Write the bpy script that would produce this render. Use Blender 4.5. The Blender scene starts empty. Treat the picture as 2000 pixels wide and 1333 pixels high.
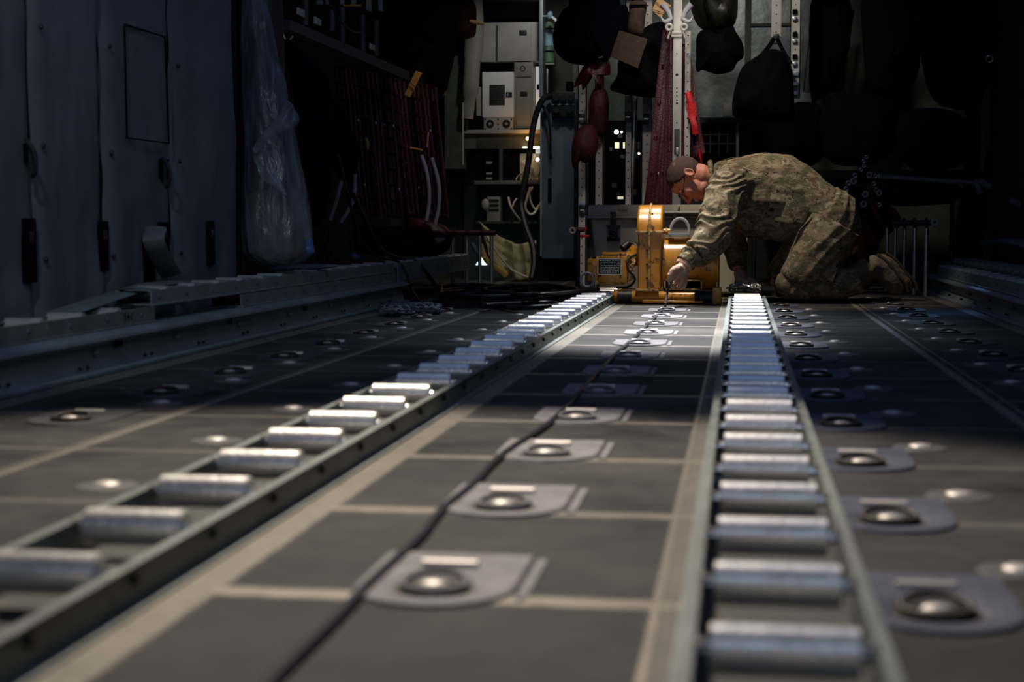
import bpy, bmesh, math, random
from mathutils import Vector, Matrix, noise, Euler
random.seed(7)
SC = bpy.context.scene
COL = SC.collection
V = Vector
# ------------------------------------------------------------------ camera
FPX = 3100.0; CAMH = 0.4
PHI = math.atan(228.5/FPX); TH = math.atan(444/FPX*math.cos(PHI))
_R = V((math.cos(TH), math.sin(TH), 0))
_U = V((-math.sin(TH)*math.sin(PHI), math.cos(TH)*math.sin(PHI), math.cos(PHI)))
_D = V((-math.sin(TH)*math.cos(PHI), math.cos(TH)*math.cos(PHI), -math.sin(PHI)))
def ray(px, py): return _R*(px-1000) + _U*(666.5-py) + _D*FPX
def P(px, py, d):
    r = ray(px, py); t = d/r.y
    return V((r.x*t, d, CAMH+r.z*t))
def F(px, py, z=0.0):
    r = ray(px, py); t = (z-CAMH)/r.z
    return V((r.x*t, r.y*t, z))
def PX(px, py, x):
    r = ray(px, py); t = x/r.x
    return V((x, r.y*t, CAMH+r.z*t))
def mpp(d): return d/3120.0        # metres per photo pixel at a distance
cam = bpy.data.cameras.new('camera'); co = bpy.data.objects.new('camera', cam); COL.objects.link(co)
cam.sensor_width = 36; cam.lens = 36*FPX/2000; cam.clip_start = .05
co.location = (0, 0, CAMH); co.rotation_euler = (math.pi/2-PHI, 0, TH)
cam.dof.use_dof = True; cam.dof.focus_distance = 7.9; cam.dof.aperture_fstop = 4.0
SC.camera = co
vs = SC.view_settings
vs.view_transform = 'Standard'; vs.look = 'None'; vs.gamma = 1; vs.exposure = 0; vs.use_curve_mapping = False
# ------------------------------------------------------------------ materials
MATS = {}
def mat(name, col, rough=.6, metal=0., var=.25, scale=12., bump=0., bscale=60., coat=0., emit=None, estr=0., alpha=1., spec=.4, dirt=None, dscale=5., dthr=.6):
    if name in MATS: return MATS[name]
    m = bpy.data.materials.new(name); m.use_nodes = True; nt = m.node_tree; N = nt.nodes; L = nt.links
    b = N['Principled BSDF']
    b.inputs['Roughness'].default_value = rough; b.inputs['Metallic'].default_value = metal
    b.inputs['Specular IOR Level'].default_value = spec
    if coat: b.inputs['Coat Weight'].default_value = coat; b.inputs['Coat Roughness'].default_value = .2
    tc = N.new('ShaderNodeTexCoord'); nz = N.new('ShaderNodeTexNoise'); nz.inputs['Scale'].default_value = scale; nz.inputs['Detail'].default_value = 6
    L.new(tc.outputs['Object'], nz.inputs['Vector'])
    cr = N.new('ShaderNodeValToRGB'); cr.color_ramp.elements[0].position = .3; cr.color_ramp.elements[1].position = .7
    cr.color_ramp.elements[0].color = [c*(1-var) for c in col]+[1]; cr.color_ramp.elements[1].color = [min(1, c*(1+var)) for c in col]+[1]
    L.new(nz.outputs['Fac'], cr.inputs['Fac']); out = cr.outputs['Color']
    if dirt:
        n2 = N.new('ShaderNodeTexNoise'); n2.inputs['Scale'].default_value = dscale; n2.inputs['Detail'].default_value = 8; n2.inputs['Roughness'].default_value = .65
        L.new(tc.outputs['Object'], n2.inputs['Vector'])
        r2 = N.new('ShaderNodeValToRGB'); r2.color_ramp.elements[0].position = dthr-.04; r2.color_ramp.elements[1].position = dthr+.04
        L.new(n2.outputs['Fac'], r2.inputs['Fac'])
        mx = N.new('ShaderNodeMixRGB'); mx.inputs['Color2'].default_value = (*dirt, 1); L.new(out, mx.inputs['Color1']); L.new(r2.outputs['Color'], mx.inputs['Fac']); out = mx.outputs['Color']
    L.new(out, b.inputs['Base Color'])
    if bump:
        n3 = N.new('ShaderNodeTexNoise'); n3.inputs['Scale'].default_value = bscale; n3.inputs['Detail'].default_value = 4; L.new(tc.outputs['Object'], n3.inputs['Vector'])
        bp = N.new('ShaderNodeBump'); bp.inputs['Strength'].default_value = bump; bp.inputs['Distance'].default_value = .01
        L.new(n3.outputs['Fac'], bp.inputs['Height']); L.new(bp.outputs['Normal'], b.inputs['Normal'])
    if emit: b.inputs['Emission Color'].default_value = (*emit, 1); b.inputs['Emission Strength'].default_value = estr
    if alpha < 1: b.inputs['Alpha'].default_value = alpha
    MATS[name] = m; return m
M_rail = mat('grey green painted alloy', (.15,.175,.165), .5, .15, .25, 9, .1, 90, dirt=(.3,.3,.26), dscale=16, dthr=.66)
M_siderail = mat('blue grey side rail paint', (.2,.24,.25), .45, .2, .22, 6, .1, 80, dirt=(.25,.27,.27), dscale=12, dthr=.69)
M_roller = mat('brushed aluminium roller', (.95,.9,.84), .3, .65, .1, 22, .12, 130)
M_bolt = mat('dark steel bolt', (.05,.05,.05), .4, .8)
M_bright = mat('bright bolt steel', (.75,.73,.7), .25, 1.)
M_dark = mat('matt black', (.003,.003,.004), .9, spec=.05)
M_trayroller = mat('dull tray roller', (.42,.42,.4), .4, .3)
M_dim = mat('dim strap', (.07,.068,.075), .7)
M_rubber = mat('black rubber', (.014,.014,.015), .5, 0, .3, 30)
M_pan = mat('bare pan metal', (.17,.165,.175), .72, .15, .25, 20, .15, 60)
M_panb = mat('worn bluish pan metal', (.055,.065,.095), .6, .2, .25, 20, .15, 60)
M_cup = mat('dark brown cup', (.035,.026,.02), .6, .3, .4, 30)  # dark brown, fills the shallow ring recess
M_ring = mat('polished ring steel', (.46,.43,.4), .5, .5, .1)
M_yel = mat('orange yellow winch enamel', (.62,.27,.02), .3, 0, .14, 14, .04, 60, coat=.5, dirt=(.12,.055,.012), dscale=22, dthr=.6)
M_yel2 = mat('chipped yellow edge', (.62,.38,.12), .35, .1, .2, 30, dirt=(.16,.1,.05), dscale=40, dthr=.55)
M_plate = mat('dark data plate', (.02,.022,.02), .4, .3)
M_silver = mat('worn silver', (.6,.59,.56), .35, .85, .15)
M_case = mat('beige grey moulded case', (.38,.35,.27), .5, 0, .08, 6, .05, 200)
M_quilt = mat('grey blue quilted lining', (.12,.125,.14), .75, 0, .22, 3.5, .35, 14)
M_wallL = mat('dark lining', (.02,.021,.024), .8)
M_navy = mat('navy cloth', (.0028,.003,.0075), .9, 0, .3, 10, .3, 40, spec=.08)
M_black = mat('black nylon', (.0018,.0018,.0025), .85, 0, .3, 10, .3, 40, spec=.08)
M_olive = mat('dark olive nylon', (.009,.010,.005), .45, 0, .3, 14, .4, 26)
M_red = mat('dark red webbing', (.06,.002,.007), .45, 0, .35, 30, .3, 90, spec=.5)
M_redd = mat('deep red cloth', (.03,.0015,.004), .85, 0, .3, 20, .3, 60, spec=.1)
M_redb = mat('bright red webbing', (.55,.01,.01), .5, 0, .3, 20, .3, 60)
M_redbag = mat('maroon stuff sack', (.045,.003,.006), .7, 0, .3, 10, .4, 30)
M_bulk = mat('grey green bulkhead', (.14,.15,.13), .5, .1, .2, 5, .1, 40)
M_bulkd = mat('dark olive beam', (.05,.055,.042), .6, 0, .2, 8)
M_pale = mat('pale grey panel', (.36,.35,.32), .5, 0, .1, 10, .05, 80)
M_white = mat('white control panel', (.78,.77,.76), .45, 0, .05, 10)
M_grey = mat('warm grey locker', (.24,.23,.2), .5, 0, .1, 8)
M_column = mat('slate blue cabinet', (.075,.105,.14), .5, .1, .2, 4, .08, 60)
M_alu = mat('green tinted alloy sheet', (.12,.135,.125), .3, .6, .5, 3, .3, 8)
M_stan = mat('cream stanchion paint', (.46,.43,.38), .45, .1, .1, 20)
M_cable = mat('black cable', (.012,.012,.014), .45, 0, .2, 40)
M_cord = mat('dark lead', (.02,.021,.028), .4, 0, .2, 60)
M_cream = mat('cream cable', (.55,.48,.36), .5)
M_brown = mat('brown canvas pouch', (.05,.027,.018), .85, 0, .25, 20, .3, 90)
M_card = mat('tan cardboard', (.42,.25,.11), .8, 0, .15, 30)
M_cardd = mat('brown woven tag', (.045,.025,.016), .85, 0, .25, 40, .3, 120)
M_orange = mat('orange tag', (.75,.32,.07), .7, 0, .15, 40)
M_green = mat('green bottle paint', (.12,.22,.14), .4)
M_bluel = mat('pale blue label', (.25,.38,.5), .5)
M_hose = mat('pale hose', (.4,.38,.42), .5)
M_tarp = mat('yellowed canvas', (.42,.38,.2), .7, 0, .2, 8, .3, 20)
M_tarpy = mat('yellow strap', (.5,.32,.06), .7)
M_skin = mat('skin', (.56,.23,.155), .5, 0, .12, 30, .05, 120)
M_hair = mat('dark cropped hair', (.06,.035,.028), .8, 0, .5, 300, .5, 600, dirt=(.2,.1,.07), dscale=14, dthr=.6)
M_glove = mat('tan glove leather', (.6,.38,.28), .75, 0, .15, 25, .2, 80)
M_boot = mat('coyote boot', (.1,.075,.045), .8, 0, .2, 20, .25, 70)
M_sole = mat('boot sole', (.03,.022,.016), .8)
M_frame = mat('black spectacle frame', (.01,.01,.01), .3)
M_glass = mat('spectacle lens', (.8,.8,.8), .03, 0, 0, alpha=.18)
M_lamp = mat('amber lamp', (1,.5,.1), .4, emit=(1,.36,.06), estr=22)
M_lampw = mat('lit tube', (1,1,.9), .4, emit=(.85,1,.85), estr=4)
M_cyan = mat('lit pane', (.6,1,1), .4, emit=(.55,1,1), estr=2.2)
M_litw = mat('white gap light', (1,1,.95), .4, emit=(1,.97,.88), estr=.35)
M_warmdot = mat('small indicator', (1,1,.9), .4, emit=(1,.95,.8), estr=3.)
M_bulb = mat('cool bulb', (.8,.95,1), .4, emit=(.7,.92,1), estr=5)
def floor_mat():
    m = bpy.data.materials.new('coated cargo floor'); m.use_nodes = True; nt = m.node_tree; N = nt.nodes; L = nt.links
    b = N['Principled BSDF']
    tc = N.new('ShaderNodeTexCoord'); sp = N.new('ShaderNodeSeparateXYZ'); L.new(tc.outputs['Object'], sp.inputs[0])
    wob = N.new('ShaderNodeTexNoise'); wob.inputs['Scale'].default_value = 26; wob.inputs['Detail'].default_value = 6; L.new(tc.outputs['Object'], wob.inputs['Vector'])
    def mth(op, a, b_=None, c=None):
        n = N.new('ShaderNodeMath'); n.operation = op
        for i, v in enumerate((a, b_, c)):
            if v is None: continue
            if isinstance(v, (int, float)): n.inputs[i].default_value = v
            else: L.new(v, n.inputs[i])
        return n.outputs[0]
    wv = mth('MULTIPLY', mth('SUBTRACT', wob.outputs['Fac'], .5), .009)
    X, Y = sp.outputs['X'], sp.outputs['Y']
    Xw, Yw = mth('ADD', X, wv), mth('ADD', Y, wv)
    def band(v, c, hw, soft=.004):
        d = mth('ABSOLUTE', mth('SUBTRACT', v, c))
        n = N.new('ShaderNodeMapRange'); L.new(d, n.inputs['Value'])
        n.inputs['From Min'].default_value = hw-soft; n.inputs['From Max'].default_value = hw+soft
        n.inputs['To Min'].default_value = 1; n.inputs['To Max'].default_value = 0; n.clamp = True
        return n.outputs[0]
    fr = mth('SUBTRACT', mth('FRACT', mth('ADD', mth('DIVIDE', mth('SUBTRACT', mth('ADD', Yw, wv), 1.65), .51), 10.5)), .5)   # 0 on a line
    cross = band(mth('MULTIPLY', fr, .51), 0, .017, .008)
    s = cross
    # cross lines are stronger in the middle strip
    mid = band(X, -.3, .27, .01)
    s = mth('MULTIPLY', s, mth('ADD', mth('MULTIPLY', mid, .6), .22))
    def mx(a, b_): return mth('MAXIMUM', a, b_)
    for c, hw, amp in ((-1.17,.009,.8), (-1.19,.003,.5), (.567,.011,.8), (.6,.004,.5), (-.582,.022,.6), (-.604,.004,.9), (-.082,.004,1.), (-.06,.018,.38), (-1.62,.035,.5), (1.05,.03,.5)):
        s = mx(s, mth('MULTIPLY', band(Xw if hw > .01 else X, c, hw, .004 if hw > .005 else .002), amp))
    # worn patches
    n2 = N.new('ShaderNodeTexNoise'); n2.inputs['Scale'].default_value = 2.6; n2.inputs['Detail'].default_value = 10; n2.inputs['Roughness'].default_value = .74; L.new(tc.outputs['Object'], n2.inputs['Vector'])
    c1 = N.new('ShaderNodeValToRGB'); c1.color_ramp.elements[0].position = .34; c1.color_ramp.elements[1].position = .68
    c1.color_ramp.elements[0].color = (.009,.011,.011,1); c1.color_ramp.elements[1].color = (.072,.069,.065,1); L.new(n2.outputs['Fac'], c1.inputs['Fac'])
    # dark scuffs
    n4 = N.new('ShaderNodeTexNoise'); n4.inputs['Scale'].default_value = 7; n4.inputs['Detail'].default_value = 2; L.new(tc.outputs['Object'], n4.inputs['Vector'])
    c4 = N.new('ShaderNodeValToRGB'); c4.color_ramp.elements[0].position = .7; c4.color_ramp.elements[1].position = .76; L.new(n4.outputs['Fac'], c4.inputs['Fac'])
    m4 = N.new('ShaderNodeMixRGB'); m4.inputs['Color2'].default_value = (.02,.02,.02,1); L.new(c1.outputs['Color'], m4.inputs['Color1']); L.new(c4.outputs['Color'], m4.inputs['Fac'])
    c2 = N.new('ShaderNodeValToRGB'); c2.color_ramp.elements[0].color = (.2,.18,.15,1); c2.color_ramp.elements[1].color = (.36,.33,.28,1); L.new(wob.outputs['Fac'], c2.inputs['Fac'])
    mxc = N.new('ShaderNodeMixRGB'); L.new(s, mxc.inputs['Fac']); L.new(m4.outputs['Color'], mxc.inputs['Color1']); L.new(c2.outputs['Color'], mxc.inputs['Color2'])
    L.new(mxc.outputs['Color'], b.inputs['Base Color'])
    rr = N.new('ShaderNodeMapRange'); L.new(n2.outputs['Fac'], rr.inputs['Value']); rr.inputs['To Min'].default_value = .62; rr.inputs['To Max'].default_value = .85
    L.new(mth('MULTIPLY', s, .45), b.inputs['Metallic']); rm = mth('MAXIMUM', mth('SUBTRACT', rr.outputs[0], mth('MULTIPLY', s, .45)), .3)
    L.new(rm, b.inputs['Roughness']); b.inputs['Specular IOR Level'].default_value = .16
    n3 = N.new('ShaderNodeTexNoise'); n3.inputs['Scale'].default_value = 260; n3.inputs['Detail'].default_value = 3; L.new(tc.outputs['Object'], n3.inputs['Vector'])
    bp = N.new('ShaderNodeBump'); bp.inputs['Strength'].default_value = .5; bp.inputs['Distance'].default_value = .003; L.new(n3.outputs['Fac'], bp.inputs['Height']); L.new(bp.outputs['Normal'], b.inputs['Normal'])
    return m
M_floor = floor_mat()
def camo_mat():
    m = bpy.data.materials.new('woodland camouflage cloth'); m.use_nodes = True; nt = m.node_tree; N = nt.nodes; L = nt.links
    b = N['Principled BSDF']; b.inputs['Roughness'].default_value = .9; b.inputs['Specular IOR Level'].default_value = .2
    tc = N.new('ShaderNodeTexCoord'); col = None
    prev = (.2,.155,.095)
    layers = [((.11,.10,.058), 17, .5, (0,0,0)), ((.25,.205,.135), 24, .57, (3,1,7)), ((.12,.078,.048), 22, .59, (9,4,2)), ((.04,.03,.02), 40, .645, (5,5,1)), ((.31,.265,.19), 52, .65, (1,8,3))]
    for c, s, th, off in layers:
        mp = N.new('ShaderNodeMapping'); mp.inputs['Location'].default_value = off; mp.inputs['Scale'].default_value = (.8,1,1.25); L.new(tc.outputs['Object'], mp.inputs[0])
        nz = N.new('ShaderNodeTexNoise'); nz.inputs['Scale'].default_value = s; nz.inputs['Detail'].default_value = 3.5; nz.inputs['Distortion'].default_value = .6; L.new(mp.outputs[0], nz.inputs['Vector'])
        r = N.new('ShaderNodeValToRGB'); r.color_ramp.elements[0].position = th-.02; r.color_ramp.elements[1].position = th+.02; L.new(nz.outputs['Fac'], r.inputs['Fac'])
        mx = N.new('ShaderNodeMixRGB'); L.new(r.outputs['Color'], mx.inputs['Fac'])
        if col is None: mx.inputs['Color1'].default_value = (*prev, 1)
        else: L.new(col, mx.inputs['Color1'])
        mx.inputs['Color2'].default_value = (*c, 1); col = mx.outputs['Color']
    L.new(col, b.inputs['Base Color'])
    n3 = N.new('ShaderNodeTexNoise'); n3.inputs['Scale'].default_value = 30; n3.inputs['Detail'].default_value = 5; L.new(tc.outputs['Object'], n3.inputs['Vector'])
    bp = N.new('ShaderNodeBump'); bp.inputs['Strength'].default_value = .35; bp.inputs['Distance'].default_value = .01; L.new(n3.outputs['Fac'], bp.inputs['Height']); L.new(bp.outputs['Normal'], b.inputs['Normal'])
    return m
M_camo = camo_mat()
def plastic_mat():
    m = bpy.data.materials.new('cloudy plastic sheet'); m.use_nodes = True; nt = m.node_tree; N = nt.nodes; L = nt.links
    b = N['Principled BSDF']; b.inputs['Base Color'].default_value = (.24,.28,.35,1); b.inputs['Roughness'].default_value = .2; b.inputs['Specular IOR Level'].default_value = 1.
    tc = N.new('ShaderNodeTexCoord'); nz = N.new('ShaderNodeTexNoise'); nz.inputs['Scale'].default_value = 5; nz.inputs['Detail'].default_value = 5; nz.inputs['Distortion'].default_value = 1.2
    mp = N.new('ShaderNodeMapping'); mp.inputs['Scale'].default_value = (2.2,2.2,.6); L.new(tc.outputs['Object'], mp.inputs[0]); L.new(mp.outputs[0], nz.inputs['Vector'])
    r = N.new('ShaderNodeMapRange'); L.new(nz.outputs['Fac'], r.inputs['Value']); r.inputs['From Min'].default_value = .3; r.inputs['From Max'].default_value = .7; r.inputs['To Min'].default_value = .06; r.inputs['To Max'].default_value = .6
    L.new(r.outputs[0], b.inputs['Alpha'])
    bp = N.new('ShaderNodeBump'); bp.inputs['Strength'].default_value = .9; bp.inputs['Distance'].default_value = .03; L.new(nz.outputs['Fac'], bp.inputs['Height']); L.new(bp.outputs['Normal'], b.inputs['Normal'])
    return m
M_plastic = plastic_mat()
# ------------------------------------------------------------------ mesh helpers
class MB:
    def __init__(s): s.v = []; s.f = []; s.m = []; s.cur = 0
    def add(s, vs, fs):
        o = len(s.v); s.v += [V(x) for x in vs]
        for f in fs: s.f.append([i+o for i in f]); s.m.append(s.cur)
        return s
    def box(s, c, size, rot=None, chamfer=0.):
        c = V(c); hx, hy, hz = [k/2 for k in size]
        if chamfer > 0:
            k = min(chamfer, hx*.9, hy*.9, hz*.9); bm = bmesh.new(); bmesh.ops.create_cube(bm, size=1)
            for v in bm.verts: v.co = V((v.co.x*size[0], v.co.y*size[1], v.co.z*size[2]))
            bmesh.ops.bevel(bm, geom=bm.edges[:], offset=k, segments=2, affect='EDGES', profile=.6)
            bm.verts.index_update(); vs_ = [v.co.copy() for v in bm.verts]; fs = [[v.index for v in f.verts] for f in bm.faces]; bm.free()
        else:
            vs_ = [V((x*hx, y*hy, z*hz)) for x in (-1,1) for y in (-1,1) for z in (-1,1)]
            fs = [(0,1,3,2),(4,6,7,5),(0,4,5,1),(2,3,7,6),(0,2,6,4),(1,5,7,3)]
        if rot is not None:
            R = rot if isinstance(rot, Matrix) else Euler(rot).to_matrix(); vs_ = [R@v for v in vs_]
        return s.add([c+v for v in vs_], fs)
    def loft(s, pts, rad, n=16, cap=True, up=None, closed=False):
        """rings along a path; rad = list of r or (a,b): a across (side), b along the up hint"""
        pts = [V(p) for p in pts]; K = len(pts); o = len(s.v); vs_ = []
        ref = V(up) if up is not None else V((0,0,1))
        prev = None
        for i, p in enumerate(pts):
            if closed: t = pts[(i+1) % K]-pts[i-1]
            else: t = pts[min(i+1, K-1)]-pts[max(i-1, 0)]
            if t.length < 1e-9: t = V((0,0,1))
            t.normalize()
            if up is not None or prev is None:
                a = t.cross(ref)
                if a.length < 1e-3: a = t.cross(V((0,1,0)) if abs(t.y) < .9 else V((1,0,0)))
            else: a = prev - t*prev.dot(t)
            a.normalize(); prev = a; b = a.cross(t).normalized()
            r = rad[i] if isinstance(rad, (list, tuple)) and isinstance(rad[0], (list, tuple, float, int)) else rad
            ra, rb = r if isinstance(r, (list, tuple)) else (r, r)
            for j in range(n):
                th = 2*math.pi*j/n; vs_.append(p + a*math.cos(th)*ra + b*math.sin(th)*rb)
        fs = []
        for i in range(K if closed else K-1):
            for j in range(n):
                i2 = (i+1) % K; fs.append((i*n+j, i*n+(j+1) % n, i2*n+(j+1) % n, i2*n+j))
        if cap and not closed:
            fs.append(list(range(n))[::-1]); fs.append([(K-1)*n+j for j in range(n)])
        return s.add(vs_, fs)
    def cyl(s, a, b, r, n=20, r2=None):
        return s.loft([a, b], [r, r if r2 is None else r2], n)
    def tube(s, pts, r, n=8): return s.loft(pts, [r]*len(pts), n)
    def ell(s, c, r, rot=None, nu=20, nv=12, fn=None):
        c = V(c); vs_ = []; fs = []
        R = None if rot is None else (rot if isinstance(rot, Matrix) else Euler(rot).to_matrix())
        for i in range(nv+1):
            ph = math.pi*i/nv
            for j in range(nu):
                th = 2*math.pi*j/nu; d = V((math.sin(ph)*math.cos(th)*r[0], math.sin(ph)*math.sin(th)*r[1], math.cos(ph)*r[2]))
                if fn: d = d*fn(d)
                if R: d = R@d
                vs_.append(c+d)
        for i in range(nv):
            for j in range(nu): fs.append((i*nu+j, (i+1)*nu+j, (i+1)*nu+(j+1) % nu, i*nu+(j+1) % nu))
        return s.add(vs_, fs)
    def torus(s, c, ax, R, r, n=24, m=8, rot=None):
        ax = V(ax).normalized(); a = ax.orthogonal().normalized(); b = ax.cross(a)
        pts = [V(c)+(a*math.cos(2*math.pi*i/n)+b*math.sin(2*math.pi*i/n))*R for i in range(n)]
        return s.loft(pts, [r]*n, m, closed=True)
    def prism(s, poly, depth):
        """poly: world points (planar), extruded by the vector depth"""
        poly = [V(p) for p in poly]; n = len(poly); d = V(depth)
        return s.add(poly+[p+d for p in poly], [list(range(n)), [n+i for i in range(n)][::-1]]+[(i, (i+1) % n, n+(i+1) % n, n+i) for i in range(n)][::1])
    def pbox(s, x0, y0, x1, y1, d, th, ch=0.):
        """a box whose front face covers the photo rectangle at distance d"""
        a = P(x0, y0, d); b = P(x1, y1, d); c = (a+b)/2; c.y = d+th/2
        return s.box(c, (abs(b.x-a.x), th, abs(b.z-a.z)), chamfer=ch)
    def inflate(s, outline, d, th, rings=5, seed=0, amp=.012, fs_=9., sub=3):
        """a stuffed soft body with the given photo outline at distance d, th thick"""
        pts = [P(x, y, d) for x, y in outline]
        n0 = len(pts); sm = []
        for i in range(n0):
            p0, p1, p2, p3 = pts[i-1], pts[i], pts[(i+1) % n0], pts[(i+2) % n0]
            for k in range(sub):
                t = k/sub
                sm.append(.5*((2*p1)+(p2-p0)*t+(2*p0-5*p1+4*p2-p3)*t*t+(3*p1-p0-3*p2+p3)*t**3))
        pts = sm; n = len(pts); c = sum(pts, V())/n
        vs_ = []; fs = []; loops = []
        lv = [math.sin(k/rings*math.pi/2) for k in range(rings, 0, -1)]
        def ring(sc, off):
            o = len(vs_)
            for p in pts:
                q = c+(p-c)*sc; nz = noise.noise(V((q.x*fs_+seed, q.z*fs_, seed*1.7+off*4)))+.5*noise.noise(V((q.x*fs_*2.7+seed, q.z*fs_*1.6, seed)))
                q = q+V((0, off+(nz*amp*2.2 if sc < .99 else 0)*(1 if off > 0 else -1), 0))
                if sc > .99: q = q+(p-c).normalized()*nz*amp*.5
                vs_.append(q)
            loops.append(o)
        for side in (-1, 1):
            seq = lv if side == -1 else lv
            start = len(loops)
            for sc in seq: ring(sc, side*th/2*math.sqrt(max(0, 1-sc*sc)))
            ls = loops[start:]
            for a, b in zip(ls, ls[1:]):
                for i in range(n):
                    q = (a+i, a+(i+1) % n, b+(i+1) % n, b+i); fs.append(q if side == -1 else q[::-1])
            ci = len(vs_); vs_.append(c+V((0, side*th/2, 0)))
            for i in range(n):
                q = (ls[-1]+i, ls[-1]+(i+1) % n, ci); fs.append(q if side == -1 else q[::-1])
        return s.add(vs_, fs)
    def build(s, name, mats, parent=None, smooth=True, bevel=0., weld=False, angle=35):
        if not isinstance(mats, (list, tuple)): mats = [mats]
        xs = [v.x for v in s.v]; ys = [v.y for v in s.v]; zs = [v.z for v in s.v]
        o0 = V(((min(xs)+max(xs))/2, (min(ys)+max(ys))/2, min(zs)))
        me = bpy.data.meshes.new(name); me.from_pydata([v-o0 for v in s.v], [], s.f)
        for m in mats: me.materials.append(m)
        for p, mi in zip(me.polygons, s.m): p.material_index = mi
        bm = bmesh.new(); bm.from_mesh(me)
        bmesh.ops.remove_doubles(bm, verts=bm.verts, dist=1e-6) if weld else None
        bmesh.ops.recalc_face_normals(bm, faces=bm.faces); bm.to_mesh(me); bm.free()
        ob = bpy.data.objects.new(name, me); COL.objects.link(ob); ob.location = o0
        if parent is not None:
            ob.parent = parent; ob.matrix_parent_inverse = Matrix.Translation(-wloc(parent))
        if smooth:
            for p in me.polygons: p.use_smooth = True
            try: me.set_sharp_from_angle(angle=math.radians(angle))
            except Exception: pass
        if bevel:
            b = ob.modifiers.new('bevel', 'BEVEL'); b.width = bevel; b.segments = 2; b.limit_method = 'ANGLE'; b.angle_limit = .7
        return ob
def wloc(o):
    """the matrix chain here is only translations"""
    return (o.matrix_parent_inverse.translation + wloc(o.parent) + o.location) if o.parent else o.location.copy()
def tag(o, label, cat, group=None):
    o['label'] = label; o['category'] = cat
    if group: o['group'] = group
    return o
def thing(name, label, cat, loc, group=None):
    o = bpy.data.objects.new(name, None); COL.objects.link(o); o.location = V(loc); o.empty_display_size = .1
    return tag(o, label, cat, group)
def struct(o): o['kind'] = 'structure'; return o
def copy_tree(root):
    r = root.copy(); COL.objects.link(r)
    for ch in list(root.children):
        c = ch.copy(); COL.objects.link(c); mi = ch.matrix_parent_inverse.copy(); c.parent = r; c.matrix_parent_inverse = mi
        for g in list(ch.children):
            k = g.copy(); COL.objects.link(k); mi = g.matrix_parent_inverse.copy(); k.parent = c; k.matrix_parent_inverse = mi
    return r
def catmull(pts, k=6):
    pts = [V(p) for p in pts]; out = []
    q = [pts[0]*2-pts[1]]+pts+[pts[-1]*2-pts[-2]]
    for i in range(1, len(q)-2):
        p0, p1, p2, p3 = q[i-1:i+3]
        for j in range(k):
            t = j/k; out.append(.5*((2*p1)+(p2-p0)*t+(2*p0-5*p1+4*p2-p3)*t*t+(3*p1-p0-3*p2+p3)*t**3))
    out.append(pts[-1]); return out
ORD = ['nearest the camera','second from the camera','third from the camera','fourth from the camera','fifth from the camera','sixth from the camera','seventh from the camera','eighth from the camera','ninth from the camera','tenth from the camera','eleventh from the camera','twelfth from the camera','thirteenth from the camera','fourteenth from the camera','fifteenth from the camera']
# ------------------------------------------------------------------ the hold
XL, XR, YB, ZC = -1.95, 1.5, 11.75, 2.75
struct(MB().add([(-2.9,-1,0),(2.2,-1,0),(2.2,12,0),(-2.9,12,0)], [(0,1,2,3)]).build('floor', M_floor, smooth=False))
# object coordinates of the floor must be world coordinates
fl = bpy.data.objects['floor']; off = fl.location.copy(); fl.data.transform(Matrix.Translation(off)); fl.location = (0,0,0)
struct(MB().box((-.4,5.5,ZC+.05), (5.2,13.2,.1)).build('ceiling', M_wallL, smooth=False))
struct(MB().box((XR+.3,5.5,ZC/2), (.6,13.2,ZC)).build('wall_right', M_wallL, smooth=False))
struct(MB().box((-.4,YB+.05,ZC/2), (5.2,.1,ZC)).build('wall_back', M_bulkd, smooth=False))
wl = struct(MB().box((XL-.35,2.5,ZC/2), (.6,7.1,ZC)).box((-2.7,8.9,ZC/2), (.2,5.7,ZC)).build('wall_left', M_wallL, smooth=False))
# quilted lining panels on the left wall
ysm = [3.1, 3.7, 4.223, 4.713, 5.324, 6.06]
for k in range(5):
    y0, y1 = ysm[k]+.006, ysm[k+1]-.006; n, m = 24, 90
    vs_, fs = [], []
    for i in range(n+1):
        for j in range(m+1):
            u, w = i/n, j/m; y = y0+(y1-y0)*u; z = .02+2.5*w
            e = min(1, min(u, 1-u)*9); puff = .022*math.sqrt(e)+.014*noise.noise(V((y*2.4, z*2.0, k)))+.012*abs(noise.noise(V((y*6+z*2, z*3.5, k+3))))+.004*noise.noise(V((y*16, z*9, k+3)))
            vs_.append((XL-.02+puff, y, z))
    for i in range(n):
        for j in range(m): fs.append((i*(m+1)+j, (i+1)*(m+1)+j, (i+1)*(m+1)+j+1, i*(m+1)+j+1))
    b = MB().add(vs_, fs)
    q = len(b.v)
    b.box((XL-.05, (y0+y1)/2, 1.27), (.05, y1-y0, 2.5))
    b.cur = 1
    for z in (.3,.62,.95): b.ell((XL+.012, y0+.03, z), (.006,.009,.009), nu=8, nv=6)
    pn = b.build('lining_panel', [M_quilt, M_bolt], wl)
def slot(px, py0, py1, wpx, handle=False):
    a = PX(px-wpx/2, py0, XL); b = PX(px+wpx/2, py1, XL)
    o = MB().box(((XL+.006), (a.y+b.y)/2, (a.z+b.z)/2), (.012, abs(b.y-a.y), abs(a.z-b.z)), chamfer=.003).build('vent_slot', M_dark, wl)
    c = V((XL+.014, (a.y+b.y)/2, a.z*.6+b.z*.4))
    if not handle: MB().box(c+V((0,0,.02)), (.008,.02,.03), chamfer=.002).build('slot_catch', M_bolt, o)
    return o
slot(53,427,552,26); slot(197,432,530,20); slot(408,432,518,13)
slot(286,470,548,22); slot(316,434,520,20)
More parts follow.
